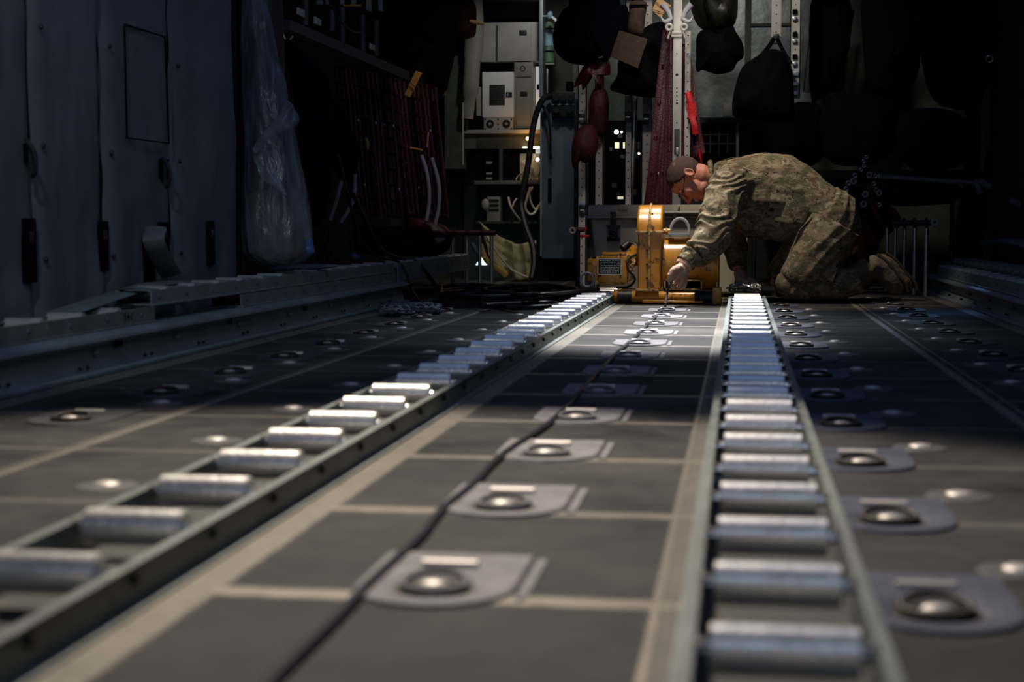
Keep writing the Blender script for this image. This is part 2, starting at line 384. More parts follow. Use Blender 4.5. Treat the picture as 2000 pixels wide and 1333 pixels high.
for px, py in ((52,300), (317,330)):
    o = slot(px, py-20, py+20, 15, True)
    c = PX(px+2, py, XL+.02)
    MB().tube(catmull([c+V((0,-.01,.04)), c+V((.03,-.02,.0)), c+V((.02,.0,-.05)), c+V((0,.02,-.055)), c+V((.0,.015,.02))], 5), .006, 8).build('pull_loop', M_wallL, wl)
# access flap with dark seam
fa = PX(243,48,XL+.012); fb = PX(326,278,XL+.012)
b = MB(); pl = [(243,48),(322,72),(330,280),(248,270)]
b.tube([PX(x,y,XL+.014) for x,y in pl]+[PX(243,48,XL+.014)], .0035, 6); b.build('flap_seam', M_dark, wl)
# torn strip of lining low on the wall
b = MB(); b.loft(catmull([PX(305,445,XL+.03), PX(300,470,XL+.05), PX(315,505,XL+.045), PX(335,538,XL+.04)], 5), [(.035,.006)]*16, 10); b.build('loose_lining_strip', M_quilt, wl)
# ------------------------------------------------------------------ roller conveyors
def conveyor(x0, x1, ya, yb, label, phase):
    t = thing('roller_conveyor', label, 'roller conveyor', ((x0+x1)/2, (ya+yb)/2, 0), 'roller conveyors along the floor')
    rx0, rx1 = x0+.017, x1-.017
    for side, xs in ((-1, x0), (1, x1)):
        b = MB(); w = .004
        prof = [(0,0),(.019,0),(.019,.004),(w,.005),(w,.043),(.010,.044),(.010,.047),(-.004,.047),(-.004,.0)]
        poly = [(xs+side*p[0], ya, p[1]) for p in prof]
        b.prism(poly, (0, yb-ya, 0)); b.cur = 1; y = phase
        while y < yb:
            if y > ya: b.cyl((xs+side*.003, y+.03, .03), (xs+side*.011, y+.03, .03), .0065, 8)
            y += .25
        b.build('conveyor_rail', [M_rail, M_bolt], t)
    me = None; y = phase; k = 0
    while y < yb-.02:
        if y > ya+.02:
            if me is None:
                b = MB(); R = .0222
                b.loft([(rx0,y,.041),(rx0+.0015,y,.041),(rx1-.0015,y,.041),(rx1,y,.041)], [R-.002,R,R,R-.002], 32, up=(0,0,1))
                b.cur = 1
                for xs, sd in ((rx0, -1), (rx1, 1)): b.cyl((xs, y, .041), (xs+sd*.014, y, .041), .0075, 10); b.box((xs+sd*.011, y, .047), (.010,.022,.004))
                ro = b.build('roller', [M_roller, M_bright], t); me = ro; y00 = y
            else:
                c = me.copy(); COL.objects.link(c); c.location.y += y-y00
                c.location.z += random.uniform(-.0006,.0006)
        y += .25; k += 1
    MB().box(((x0+x1)/2, (ya+yb)/2, .0015), (x1-x0-.012, yb-ya, .003)).build('tray_bed', mat('dark dirty tray bed', (.03,.032,.028), .7, dirt=(.09,.08,.06), dscale=9, dthr=.62), t)  # dirty plate, made dark to deepen the gaps beneath the rollers
    b = MB(); y = phase+.125
    while y < yb:
        if y > ya and int((y-phase)/.25) % 4 == 1: b.box(((x0+x1)/2, y, .004), (x1-x0-.01, .05, .004))
        y += .25
    b.build('cross_plate', M_rail, t)
    return t
conveyor(-.783, -.626, .75, 8.6, 'long roller conveyor running to the left end of the yellow winch', 1.281)
conveyor(-.038, .121, .75, 7.95, 'long roller conveyor running back to the kneeling person, right of the winch', 1.08)
# ------------------------------------------------------------------ tie-down fittings in the floor
def pan(x, y, m):
    b = MB(); n = 28; outer = []; hw = .09
    # rounded near end, square far end
    for i in range(n//2+1):
        a = math.pi+math.pi*i/(n//2); outer.append((x+hw*math.cos(a)*1.0, y-.01+.095*math.sin(a)))
    outer += [(x+hw, y+.08), (x+hw, y+.165), (x+hw*.5, y+.165), (x, y+.165), (x-hw*.5, y+.165), (x-hw, y+.165), (x-hw, y+.08)]
    k = len(outer); inner = [(x+.046*math.cos(2*math.pi*i/k+math.pi), y-.012+.05*math.sin(2*math.pi*i/k+math.pi)) for i in range(k)]
    ang = lambda p: math.atan2(p[1]-y, p[0]-x)
    inner = [(x+.056*math.cos(ang(p)), y-.012+.058*math.sin(ang(p))) for p in outer]
    z = .0045
    vs_ = [(p[0], p[1], 0) for p in outer]+[(x+(p[0]-x)*.97, y+(p[1]-y)*.97, z) for p in outer]+[(p[0], p[1], z) for p in inner]+[(x+(p[0]-x)*.85, y-.012+(p[1]-y+.012)*.85, .001) for p in inner]
    fs = []
    for r in range(3):
        for i in range(k): fs.append((r*k+i, r*k+(i+1) % k, (r+1)*k+(i+1) % k, (r+1)*k+i))
    b.add(vs_, fs)
    return b, x, y
def tie_down(x, y, m, label, group):
    t = thing('tie_down_fitting', label, 'tie-down ring', (x, y, 0), group)
    b, _, _ = pan(x, y, m); p = b.build('floor_pan', m, t)
    MB().cyl((x,y-.012,.0005), (x,y-.012,.0016), .056, 24).build('cup', M_cup, t)
    b = MB(); b.loft([(x+.036*math.cos(a), y-.012+.038*math.sin(a), .006+.006*max(0,math.sin(a))) for a in [2*math.pi*i/20 for i in range(20)]], [.0045]*20, 8, closed=True)
    b.build('ring', M_pan if m is M_pan else M_cup, t); MB().ell((x,y-.02,.005), (.019,.015,.007), nu=14, nv=8).build('anchor_stud', M_ring, t)
    MB().cyl((x-.032,y+.085,.004), (x+.032,y+.085,.004), .0085, 14).build('hinge_bar', M_ring, t)
    if m is M_pan: MB().box((x+.1,y+.05,.0012), (.012,.2,.0024)).build('edge_strip', M_pan, t)
    return t
def row(x, y0, n, m, where, first, fn):
    for k in range(n):
        if first is None: first = fn(x, y0, m, '', '')
        o = first if k == 0 else copy_tree(first)
        o.location.y = y0+.512*k
        o['label'] = where + ', ' + ORD[k]; o['group'] = where
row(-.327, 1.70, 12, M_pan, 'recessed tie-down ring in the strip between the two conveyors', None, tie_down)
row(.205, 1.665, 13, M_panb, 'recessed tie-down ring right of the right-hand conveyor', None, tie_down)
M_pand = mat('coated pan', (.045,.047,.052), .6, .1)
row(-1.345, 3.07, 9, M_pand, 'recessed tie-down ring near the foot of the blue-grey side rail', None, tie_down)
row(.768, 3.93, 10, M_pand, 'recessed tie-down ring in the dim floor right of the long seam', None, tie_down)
def stud(x, y, m, label, group):
    t = thing('floor_socket', label, 'floor socket', (x, y, 0), group)
    MB().loft([(x,y,0),(x,y,.002),(x,y,.0035)], [.05,.048,.036], 24).build('rim', m, t)
    MB().ell((x,y,.003), (.022,.022,.006), nu=14, nv=8).build('plug', M_ring, t)
    return t
M_sock = mat('coated socket rim', (.07,.07,.07), .6)
row(-.952, 2.29, 12, M_sock, 'round socket in the floor left of the left-hand conveyor', None, stud)
row(.325, 1.87, 12, M_sock, 'round socket in the floor right of the right-hand conveyor', None, stud)
row(-1.275, 3.38, 8, M_sock, 'round socket in the floor by the left side rail', None, stud)
row(.683, 3.60, 11, M_sock, 'round socket in the dark floor right of the long seam', None, stud)
# ------------------------------------------------------------------ side rails
def side_rail(xb, s, ya, yb, label, mt):
    """s=-1: rail lies to the left of xb"""
    t = thing('side_rail', label, 'cargo rail', (xb+s*.07, (ya+yb)/2, 0))
    pr = [(0,0),(0,.007),(.010,.010),(.026,.010),(.030,.014),(.042,.04),(.038,.074),(.028,.080),(.010,.083),(.004,.089),(.006,.097),(.030,.1055),(.06,.107),(.135,.107),(.135,0)]
    poly = [(xb+s*p[0], ya, p[1]) for p in pr]
    b = MB().prism(poly, (0, yb-ya, 0)); b.cur = 1; y = ya+.3
    while y < yb:
        for dy in (0, .05): b.cyl((xb+s*.028, y+dy, .022), (xb+s*.022, y+dy, .024), .005, 8)
        y += .46
    b.cur = 0; y = ya+.55
    while y < yb:
        b.ell((xb+s*.034, y, .055), (.008,.018,.008), nu=10, nv=6)
        y += .62
    r = b.build('rail_body', [mt, M_bolt], t, angle=25)
    return t, r
srl, rb = side_rail(-1.672, -1, .4, 8.0, 'long blue-grey side rail on the floor along the left wall', M_siderail)
for px, py, w, h in ((231,667,24,22), (449,627,14,12), (597,603,10,9), (262,642,4,4)):
    c = PX(px, py, -1.7045); sc = mpp(c.y)
    MB().box(c, (.006, w*sc*1.6, h*sc), chamfer=.001).build('lock_window', M_dark, rb)
srr, rb2 = side_rail(1.085, 1, 5.6, 9.6, 'dark side rail on the floor along the right wall', M_siderail)
def tray(xf, s, z0, z1, ya, yb, label, mt, group='stowed roller trays on the left side rail', wid=.11, top=False, ph=0, nbolt=True):
    t = thing('roller_tray', label, 'roller tray', (xf+s*wid/2, (ya+yb)/2, z0), group)
    for k, x in ((0, xf), (1, xf+s*wid)):
        b = MB(); q = s if k == 0 else -s
        poly = [(x-q*.008, ya, z0), (x-q*.008, ya, z0+.004), (x, ya, z0+.005), (x, ya, z1), (x+q*.012, ya, z1), (x+q*.012, ya, z1-.003), (x+q*.003, ya, z1-.003), (x+q*.003, ya, z0)]
        b.prism(poly, (0, yb-ya, 0))
        if k == 0 and nbolt:
            b.cur = 1; y = ya+.06+ph
            while y < yb-.02: b.ell((x-q*.001, y, z0*.5+z1*.5+.004), (.004,.007,.008), nu=8, nv=6); y += .25
        b.build('tray_rail', [mt, M_column], t)
    b = MB().box((xf+s*wid/2, (ya+yb)/2, z0+.003), (wid-.01, yb-ya, .004)); b.build('tray_floor', mt, t)
    if top:
        b = MB(); y = ya
        while y < yb-.15: b.box((xf+s*(wid/2+.004), y+.05, z1+.001), (wid-.012, .1, .003)); y += .25
        b.box((xf+s*(wid-.012), (ya+yb)/2, z1+.001), (.03, yb-ya, .003)); b.build('top_plate', mt, t)
    y = ya+.16+ph; first = None
    while y < yb-.02:
        if first is None:
            first = MB().cyl((xf+s*.006, y, z1-.014), (xf+s*(wid-.006), y, z1-.014), .0235, 20).build('roller', M_trayroller, t); y0 = y
        else: c = first.copy(); COL.objects.link(c); c.location.y += y-y0
        y += .25
    return t
tray(-1.735, -1, .1075, .153, 1.6, 4.56, 'nearest stowed roller tray on the left side rail, dark painted marks at its end', M_rail, ph=.04)
tray(-1.745, -1, .155, .2, 4.56, 7.95, 'upper stowed roller tray resting on top of another, along the left wall', M_siderail, top=True)
tray(-1.735, -1, .1075, .153, 5.4, 7.95, 'lower stowed roller tray under another tray, farther along the left wall', M_siderail)
tray(-1.735, -1, .1075, .2, 7.99, 10.2, 'farthest deep roller tray on the left, beyond the dark joint', M_siderail, ph=.02)
b = MB()
for dy in (0, .022, .044):
    b.box((-1.7365, 4.33+dy, .133), (.003,.007,.02))
b.box((-1.7365, 4.353, .133), (.003,.022,.005)); b.box((-1.7365,4.32,.142), (.003,.012,.004)); b.box((-1.7365,4.387,.142), (.003,.012,.004))
bm_ = b.build('painted_mark', M_dark, [o for o in COL.objects if o.name == 'roller_tray'][0])
# slanted plate, lying loose against the trays
t = tag(MB().loft([PX(120,612,-1.84), PX(200,585,-1.84), PX(295,556,-1.85), PX(345,551,-1.86)], [(.05,.006)]*4, 10, up=(0,0,1)).build('sloping_strap_plate', M_rail), 'sloping metal strip rising from the near tray to the upper tray', 'metal strip')
tray(1.12, 1, .1075, .16, 5.6, 9.3, 'dark stowed roller tray on top of the right side rail', M_siderail, 'stowed roller tray on the right')
# blue-lit strip on the right tray
t = thing('roller_tray', 'blue-lit narrow roller tray along the right wall behind the rail', 'roller tray', (1.3, 8.2, .16))
for k in range(16):
    MB().cyl((1.22, 6.4+.2*k, .182), (1.36, 6.4+.2*k, .182), .022, 14).build('roller', M_rail, t)
MB().box((1.29, 8.0, .161), (.17,3.4,.008)).build('tray_floor', M_rail, t)
b = MB().loft(catmull([PX(1930,478,1.36), PX(1965,472,1.37), PX(2010,478,1.36)],4), [(.05,.02)]*9, 10).build('folded_cloth', M_column)
tag(b, 'small folded dark blue cloth on the tray by the right wall', 'cloth')
# ------------------------------------------------------------------ winch
WD = 7.95   # distance of its front
def W(px, py, dy=0.): return P(px, py, WD+dy)
sc = mpp(WD)
wt = thing('electric_winch', 'chipped orange-yellow electric winch standing on the floor between the conveyors', 'winch', F(1300, 596))
# base skid
def gz(py): return W(1300, py).z
z0 = 0.0
b = MB(); x0, x1 = W(1200,0).x, W(1414,0).x
for dy in (0, .30):
    b.loft([(x0,WD+dy,.036),(x0+.012,WD+dy,.036),(x1-.06,WD+dy,.036),(x1,WD+dy,.036)], [.022,.03,.03,.03], 16)
b.box(((x0+x1)/2, WD+.15, .058), (x1-x0-.06,.3,.012)); b.box(((x0+x1)/2+.03, WD-.02, .014), (.3,.02,.012))
base = b.build('skid_base', M_yel, wt, bevel=.002)
for px0, px1 in ((1209,1238), (1362,1396)):
    xa, xb_ = W(px0,0).x, W(px1,0).x
    for dy in (0, .3): MB().cyl((xa, WD+dy, .034), (xb_, WD+dy, .034), .0335, 20).build('rubber_roller', M_rubber, wt)
MB().box((x1-.02, WD+.0, .045), (.045,.08,.085), chamfer=.006).build('end_block', M_yel, wt)
MB().box((W(1268,0).x, WD-.005, .071), (.115,.06,.012), chamfer=.003).build('housing_foot', M_yel2, wt)
# gear housing: a disc case with its axis across the picture
gx0, gx1 = W(1247,0).x, W(1296,0).x; gc = V(((gx0+gx1)/2, WD+.15, 0)); gzt, gzb = W(0,405).z+.0, .075
b = MB(); prof = []; rr = .155; cz = gzt-rr
prof += [(gc.y+rr*math.cos(a), cz+rr*math.sin(a)) for a in [math.pi*i/18 for i in range(19)]]
prof += [(gc.y-rr, gzb), (gc.y-rr*.2, gzb), (gc.y+rr, gzb)]
hb = MB().prism([(gx0+.004, p[0], p[1]) for p in prof], (gx1-gx0-.008, 0, 0)).build('gear_housing', M_yel, wt, bevel=.008, angle=50)
lip = [(gc.y+(rr+.008)*math.cos(a), cz+(rr+.008)*math.sin(a)) for a in [math.pi*i/18 for i in range(19)]]
zl = W(0,450).z
cap = MB().prism([(gx0-.001, p[0], p[1]) for p in lip if p[1] > zl-.02] , (gx1-gx0+.002, 0, 0)).build('housing_cap', M_yel, wt, bevel=.01, angle=50)
b = MB(); b.box((gc.x, gc.y, zl-.008), (gx1-gx0+.014, 2*rr+.03, .014), chamfer=.005); b.build('cap_flange', M_yel2, wt)
rim = [(gc.x, gc.y+(rr+.012)*math.cos(a), cz+(rr+.012)*math.sin(a)) for a in [math.pi*i/18 for i in range(19)]]
b = MB(); b.tube([(gc.x, gc.y+rr+.008, gzb)]+rim+[(gc.x, gc.y-rr-.008, gzb)], .0065, 8); b.build('seam_flange', M_yel2, wt)
b = MB()
for z in (.13,.2,.27): b.cyl((gc.x-.012, gc.y-rr-.006, z), (gc.x-.012, gc.y-rr+.01, z), .005, 8)
for z in (.405,.43,.45): b.cyl((gc.x+.012, gc.y-rr*.75, z), (gc.x+.012, gc.y-rr*.6, z), .005, 8)
b.build('bolt', M_bolt, hb)
# drum
dx0, dx1 = W(1297,0).x, W(1405,0).x; dr = .135; dc = V((0, WD+.15, W(0,512).z))
b = MB(); b.loft([(dx0,dc.y,dc.z),(dx1-.01,dc.y,dc.z)], [dr,dr], 48); drum = b.build('cable_drum_cover', M_yel, wt)
b = MB(); xe = dx1
b.loft([(xe-.012,dc.y,dc.z),(xe-.010,dc.y,dc.z),(xe+.008,dc.y,dc.z),(xe+.012,dc.y,dc.z)], [dr,dr+.009,dr+.009,dr+.003], 48); b.build('drum_end_plate', M_yel, wt)
MB().prism([(xe-.004, dc.y-.12, .06), (xe-.004, dc.y+.12, .06), (xe-.004, dc.y+.1, dc.z), (xe-.004, dc.y-.1, dc.z)], (.008,0,0)).build('end_bracket', M_yel, wt)
# slot window in the drum's lower front
b = MB(); a1 = W(1297,545,-.01); a2 = W(1372,565,-.01)
for (p, q) in (((1299,548),(1370,548)), ((1299,565),(1370,565)), ((1299,548),(1299,565)), ((1370,548),(1370,565))):
    b.box((W(*p,-.005)+W(*q,-.005))/2, (abs(W(*p).x-W(*q).x)+.006, .02, abs(W(*p).z-W(*q).z)+.006))
b.build('cable_guide', M_yel2, wt)
MB().box((W(1335,556,.02)), (.17,.03,.04)).build('guide_opening', M_dark, wt)
# top fittings
MB().box(W(1327,459,.08)+V((0,0,.003)), (.115,.06,.012), chamfer=.002).build('silver_cover_plate', M_silver, wt)
b = MB().cyl(W(1296,452,.1), W(1309,452,.1), .014, 14); b.cyl(W(1300,452,.1), W(1304,452,.1), .02, 6); b.build('top_fitting', M_yel, wt)
b = MB().tube(catmull([W(1309,462,.12), W(1310,445,.12), W(1318,431,.12), W(1330,427,.12), W(1341,434,.12), W(1346,450,.12), W(1344,462,.12)], 6), .008, 10); b.build('carrying_loop', M_hose, wt)
# motor
mz = W(0,522).z
b = MB(); mx0, mx1 = W(1170,0).x, W(1228,0).x
b.box(((mx0+mx1)/2, WD+.11, mz), (mx1-mx0, .17, (548-494)*sc), chamfer=.012)
b.box(((mx0+mx1)/2, WD+.11, W(0,493).z), (mx1-mx0-.03,.14,.012), chamfer=.003)
mo = b.build('motor_body', M_yel, wt)
b = MB(); b.box((W(1158,0).x, WD+.12, mz-.005), ((1170-1146)*sc, .13, (546-500)*sc), chamfer=.015); b.box((W(1159,0).x+.005, WD+.12, W(0,503).z), (.045,.1,.02), chamfer=.008); b.build('motor_end_cap', M_yel, wt)
MB().box((W(1160,502,.03)), (.02,.03,.02), chamfer=.004).build('cable_gland', M_rubber, mo)
px = MB().pbox(1168,506,1213,536,WD+.018,.006,.001).build('data_plate', M_plate, mo)
b = MB()
for p, q in (((1168,506),(1213,506)),((1168,536.5),(1213,536.5)),((1168,506),(1168,536.5)),((1213,506),(1213,536.5))):
    c = (W(*p,.018)+W(*q,.018))/2; b.box(c, (abs(W(*p).x-W(*q).x)+.003,.008,abs(W(*p).z-W(*q).z)+.003))
b.build('plate_frame', M_silver, px)
b = MB(); random.seed(3)
for r in range(8):
    x = 1171+random.random()*2
    while x < 1209:
        w = random.uniform(1.5,5); c = W(min(x+w/2,1209), 509.5+r*3.2, .0165); b.box(c, (w*sc,.002,.0022)); x += w+random.uniform(.8,3)
b.build('plate_text', M_silver, px)
b = MB(); x = 1180
while x < 1207: b.box(W(x,500.5,.024), (.0035,.004,.008)); x += 3.1
b.build('cover_text', M_bolt, mo)
b = MB()
for p in ((1161,539),(1212,541),(1212,497),(1174,497)): b.cyl(W(*p,.015), W(*p,.035), .005, 8)
b.build('bolt', M_bolt, mo)
MB().loft([W(1228,508,.12), W(1236,505,.12), W(1243,498,.13), W(1250,490,.13)], [.04,.045,.05,.05], 16).build('motor_neck', M_yel, wt)
MB().box((W(1196,552,.11)), (.16,.12,.02), chamfer=.004).build('motor_bracket', M_yel2, wt)
b = MB().loft(catmull([W(1216,486,.2), W(1228,477,.22), W(1240,481,.2), W(1246,492,.18)], 5), [.02]*16, 12); b.build('rear_hose', M_rubber, wt)
def chain(pts, r=.0045, L=.026, mt=M_silver, name='chain', parent=None):
    pts = [V(p) for p in pts]; b = MB(); dist = 0; k = 0
    tot = sum((b_-a).length for a, b_ in zip(pts, pts[1:])); step = L*.68; s = 0
    seg = []; acc = 0
    for a, b_ in zip(pts, pts[1:]): seg.append((acc, a, b_)); acc += (b_-a).length
    while s < tot:
        for (ac, a, b_) in seg:
            if ac <= s <= ac+(b_-a).length+1e-6: break
        t = (b_-a).normalized(); c = a+t*(s-ac); n1 = t.orthogonal().normalized(); n2 = t.cross(n1)
        side = n1 if k % 2 == 0 else n2
        lp = []
        for i in range(12):
            an = 2*math.pi*i/12; lp.append(c+t*math.cos(an)*L/2+side*math.sin(an)*L*.32)
        b.loft(lp, [r]*12, 6, closed=True); s += step; k += 1
    return b.build(name, mt, parent)
chain(catmull([W(1229,500,.05), W(1238,512,.03), W(1232,525,.02), W(1236,540,.03), W(1225,552,.03)], 4), .004, .024, M_yel2, 'chain', wt)
b = MB().tube(catmull([W(1243,498,.06), W(1228,505,.02), W(1226,525,.0), W(1240,545,.02), W(1228,560,.04), W(1205,562,.1)], 6), .006, 8); b.build('lead', M_rubber, wt)
b = MB().torus(W(1147,547,.06), (.3,1,0), .035, .007); b.build('cable_eye', M_hose, wt)
# ------------------------------------------------------------------ storage case behind the winch
CD = 8.75
ct = thing('storage_case', 'large beige-grey moulded hard case behind the yellow winch', 'case', P(1290,540,CD))
def C(px, py, dy=0): return P(px, py, CD+dy)
xa, xb_ = C(1149,0).x, C(1475,0).x; zt, zs = C(0,403).z, C(0,426).z
b = MB(); b.prism([(xa+.015,CD,zs),(xb_-.015,CD,zs),(xb_-.05,CD+.01,.02),(xa+.06,CD+.01,.02)], (0,.45,0)); b.build('case_body', M_case, ct, bevel=.012)
b = MB(); b.box(((xa+xb_)/2, CD+.22, (zt+zs)/2+.004), (xb_-xa, .47, zt-zs-.004), chamfer=.018)
b.box((C(1217,405).x, CD-.008, C(0,407).z), (.05,.03,.03), chamfer=.006)
lid = b.build('case_lid', M_case, ct)
b = MB(); b.box(((xa+xb_)/2, CD-.012, zs+.002), (xb_-xa+.012,.03,.012), chamfer=.004); b.build('lid_lip', M_case, ct)
b = MB(); b.box((xa+.03, CD-.015, zs+.002), (.07,.04,.014), chamfer=.004); b.box((C(1330,416).x, CD-.02, C(0,417).z), (.2,.05,.016), chamfer=.006)
b.prism([C(1313,424,-.03),C(1319,424,-.03),C(1328,402,-.03),C(1322,402,-.03)], (0,.03,0)); b.build('handle_recess', M_pale, lid, bevel=.003)
b = MB(); b.pbox(1192,414,1203,438,CD-.03,.03,.004); b.prism([C(1184,440,-.025),C(1212,440,-.025),C(1206,452,-.025),C(1190,452,-.025)], (0,.02,0)); b.pbox(1189,452,1206,463,CD-.02,.02,.003); b.pbox(1185,463,1211,471,CD-.02,.02,.002)
b.torus(C(1198,458,-.03), (0,1,0), .02, .006); b.build('latch', M_rubber, ct)
# ------------------------------------------------------------------ cables on the floor
def cable(name, pts, r, mt, label, cat, k=6, n=8, group=None):
    return tag(MB().tube(catmull(pts, k), r, n).build(name, mt), label, cat, group)
path = [(1300,597),(1289,610),(1275,625),(1257,642),(1240,659),(1222,675),(1204,691),(1188,708),(1167,729),(1143,755),(1121,779),(1114,790),(1105,797),(1078,822),(1050,843),(1003,873),(962,905),(935,935),(905,962),(872,987),(850,1010),(828,1040),(795,1073),(760,1105),(722,1140),(690,1172),(652,1212),(612,1250),(570,1290),(535,1325),(505,1360)]
hand = P(1309,552,7.68)
pts = [hand, P(1306,562,7.66), P(1302,578,7.64), F(1299,594,.03)]+[F(x,y,.0065) for x,y in path]
cable('hand_line', pts, .0058, M_cord, 'thin dark lead running from the gloved hand along the floor', 'cable')
# loose heap of black cable left of the winch
random.seed(11)
def cable_heap():
    for k in range(9):
        b = MB(); cx, cy = random.uniform(900,1040), random.uniform(562,580); pts = []
        nturn = 2
        ax, ay = random.uniform(60,120), random.uniform(4.5,9); ph = random.random()*6
        for i in range(22):
            a = ph+i*.55; pts.append(F(min(1172,max(862,cx+ax*math.cos(a)+random.uniform(-8,8)))-.0, min(586,max(553,cy+ay*math.sin(a)+random.uniform(-1,1))), .012+.007*k+random.uniform(0,.006)))
        tag(b.tube(catmull(pts,5), .0095, 8).build('power_cable', M_cable), 'coil of heavy black cable in the heap on the floor left of the winch', 'cable', 'tangled black cables left of the winch')
cable_heap()
cable('power_cable', [F(1168,565,.07), F(1120,572,.065), F(1080,581,.03), F(1020,588,.02), F(960,591,.012), F(943,594,.012), F(950,598,.012), F(1000,599,.012), F(1045,599,.012), F(1085,598,.012)], .011, M_cable, 'black cable crossing over the far end of the left conveyor', 'cable')
cable('power_cable', [F(945,596,.03), F(975,601,.012), F(1030,601,.03), F(1090,598,.03), F(1075,592,.03), F(1010,594,.03), F(950,597,.03), F(943,599,.02)], .012, M_cable, 'black cable loop lying nearest the camera, just left of the conveyor', 'cable')
cable('hanging_cable', [PX(660,300,-1.9), PX(700,455,-1.86), PX(735,500,-1.83), PX(775,510,-1.76), PX(792,530,-1.71), PX(802,562,-1.68), F(820,590,.01)], .007, M_cable, 'black cable draped over the end of the side rail down to the chain', 'cable')
cable('hanging_cable', [PX(690,380,-1.9), PX(745,488,-1.84), PX(810,510,-1.76), PX(838,540,-1.7), F(858,572,.02), F(868,583,.01)], .012, M_cable, 'thick black cable draped over the rail into the heap', 'cable')
# chain pile
t = thing('chain_pile', 'small pile of dark steel chain on the floor by the left side rail', 'chain', F(800,606))
random.seed(5); b = None
for k in range(7):
    pts = [F(random.uniform(742,856), random.uniform(594,609), random.uniform(.008,.035)) for i in range(5)]
    chain(catmull(pts,4), .005, .034, M_column, 'chain_strand', t)
# chain at the end of the right conveyor
t = thing('chain_pile', 'short length of steel chain on the far end of the right-hand conveyor', 'chain', F(1455,565))
chain(catmull([P(1424,561,7.9), P(1445,556,7.95), P(1462,562,7.9), P(1478,557,7.95), P(1484,563,7.9)], 5), .005, .03, M_silver, 'chain_strand', t)
chain(catmull([P(1430,566,7.85), P(1455,564,7.85), P(1480,567,7.85)], 5), .005, .03, M_bolt, 'chain_strand', t)
# ------------------------------------------------------------------ the kneeling person
def remesh(ob, voxel, smooth=6, wr=None):
    m = ob.modifiers.new('r', 'REMESH'); m.mode = 'VOXEL'; m.voxel_size = voxel; m.use_smooth_shade = True
    if smooth:
        s = ob.modifiers.new('s', 'SMOOTH'); s.factor = .5; s.iterations = smooth
    bpy.context.view_layer.update()
    dg = bpy.context.evaluated_depsgraph_get(); me = bpy.data.meshes.new_from_object(ob.evaluated_get(dg))
    ob.modifiers.clear(); old = ob.data; ms = [x for x in old.materials]; ob.data = me; me.materials.clear()
    for x in ms: me.materials.append(x)
    if wr:
        o = wloc(ob); nn = [v.normal.copy() for v in me.vertices]
        for v, nrm in zip(me.vertices, nn): v.co += nrm*wr(v.co+o)
    for p in me.polygons: p.use_smooth = True
    return ob
def Q(px, py, d): return P(px, py, d)
def folds(amp, sx, sy, sz, seed):
    def f(p):
        q = V((p.x*sx+seed, p.y*sy, p.z*sz))
        a = noise.noise(q+V((0,0,seed))); r = 1-abs(a)*2.6
        b_ = noise.noise(q*2.3+V((seed,3,0)))
        return amp*(max(-.6, r)*.8+b_*.45)
    return f
Z0 = 8.3
def rad(*l): return [(a, b) for a, b in l]
pr_ = MB()   # body: one continuous surface, head, neck, trunk, limbs inside the clothes
f_ = V((-.27, -.05, -.965)).normalized(); side = V((.05, -1, 0)).cross(f_)
hc = Q(1346, 350, 8.24)
# head frame: fw = face direction, up = crown direction, rt = person's own right
fw = V((-.27, -.10, -.96)).normalized(); lt = V((-.03, -1, .10)); lt = (lt-fw*lt.dot(fw)).normalized(); up = lt.cross(fw)*-1
if up.x > 0: up = -up
HM = Matrix((lt, fw, up)).transposed()       # columns: x = towards camera side, y = face, z = crown
def h(x, y, z): return hc+HM@V((x, y, z))
def hell(b, c, r, rx=0): b.ell(h(*c), r, rot=HM@Matrix.Rotation(rx, 3, 'X'), nu=24, nv=16)
b = MB()
hell(b, (0,-.012,.028), (.075,.096,.085))
hell(b, (0,.035,-.03), (.062,.058,.075))
hell(b, (0,.03,-.075), (.052,.055,.035), .2)
hell(b, (0,.072,-.097), (.022,.02,.018))
hell(b, (0,.052,.042), (.053,.04,.042))
for s in (1,-1):
    hell(b, (s*.03,.080,.020), (.026,.011,.008)); hell(b, (s*.04,.06,-.022), (.024,.024,.026))
    hell(b, (s*.016,.098,-.036), (.009,.010,.008))
b.loft([h(0,.088,.016), h(0,.102,-.01), h(0,.114,-.03), h(0,.104,-.042)], [.009,.0105,.0135,.009], 12)
hell(b, (0,.093,-.062), (.024,.011,.006)); hell(b, (0,.09,-.072), (.021,.011,.007))
for s in (1,-1):
    e = MB()
    b.ell(h(s*.079,-.018,-.0), (.008,.016,.026), rot=HM@Matrix.Rotation(s*.0, 3, 'Y')@Matrix.Rotation(-.15, 3, 'X'), nu=16, nv=12)
    b.loft([h(s*.088,-.020+.016*math.cos(a)-.004, .002+.026*math.sin(a)) for a in [2*math.pi*i/16 for i in range(16)]], [.0042]*16, 8, closed=True)
    hell(b, (s*.078,-.006,-.03), (.008,.009,.011))
b.loft([h(0,-.03,.0), h(0,-.035,-.05), Q(1385,351,8.27), Q(1402,358,8.3)], [.06,.058,.06,.075], 24)
b.loft([Q(1402,358,8.3), Q(1440,368,8.3), Q(1500,385,8.3), Q(1570,400,8.3), Q(1615,425,8.3)], [(.12,.09),(.17,.13),(.16,.16),(.15,.15),(.14,.12)], 20, up=(0,0,1))
for p in ([Q(1430,375,8.1),Q(1404,448,7.98),Q(1342,512,7.82)], [Q(1430,385,8.46),Q(1432,460,8.5),Q(1442,530,8.42)]):
    b.loft(p, [.05,.035,.025], 14)
for p in ([Q(1622,435,8.2),Q(1552,555,8.17),Q(1668,545,8.18)], [Q(1618,435,8.42),Q(1520,550,8.52),Q(1650,545,8.55)]):
    b.loft(catmull(p,5), [.06]*4+[.045]*3+[.035]*4, 14)
body = b.build('person', M_skin)
remesh(body, .0045, 3)
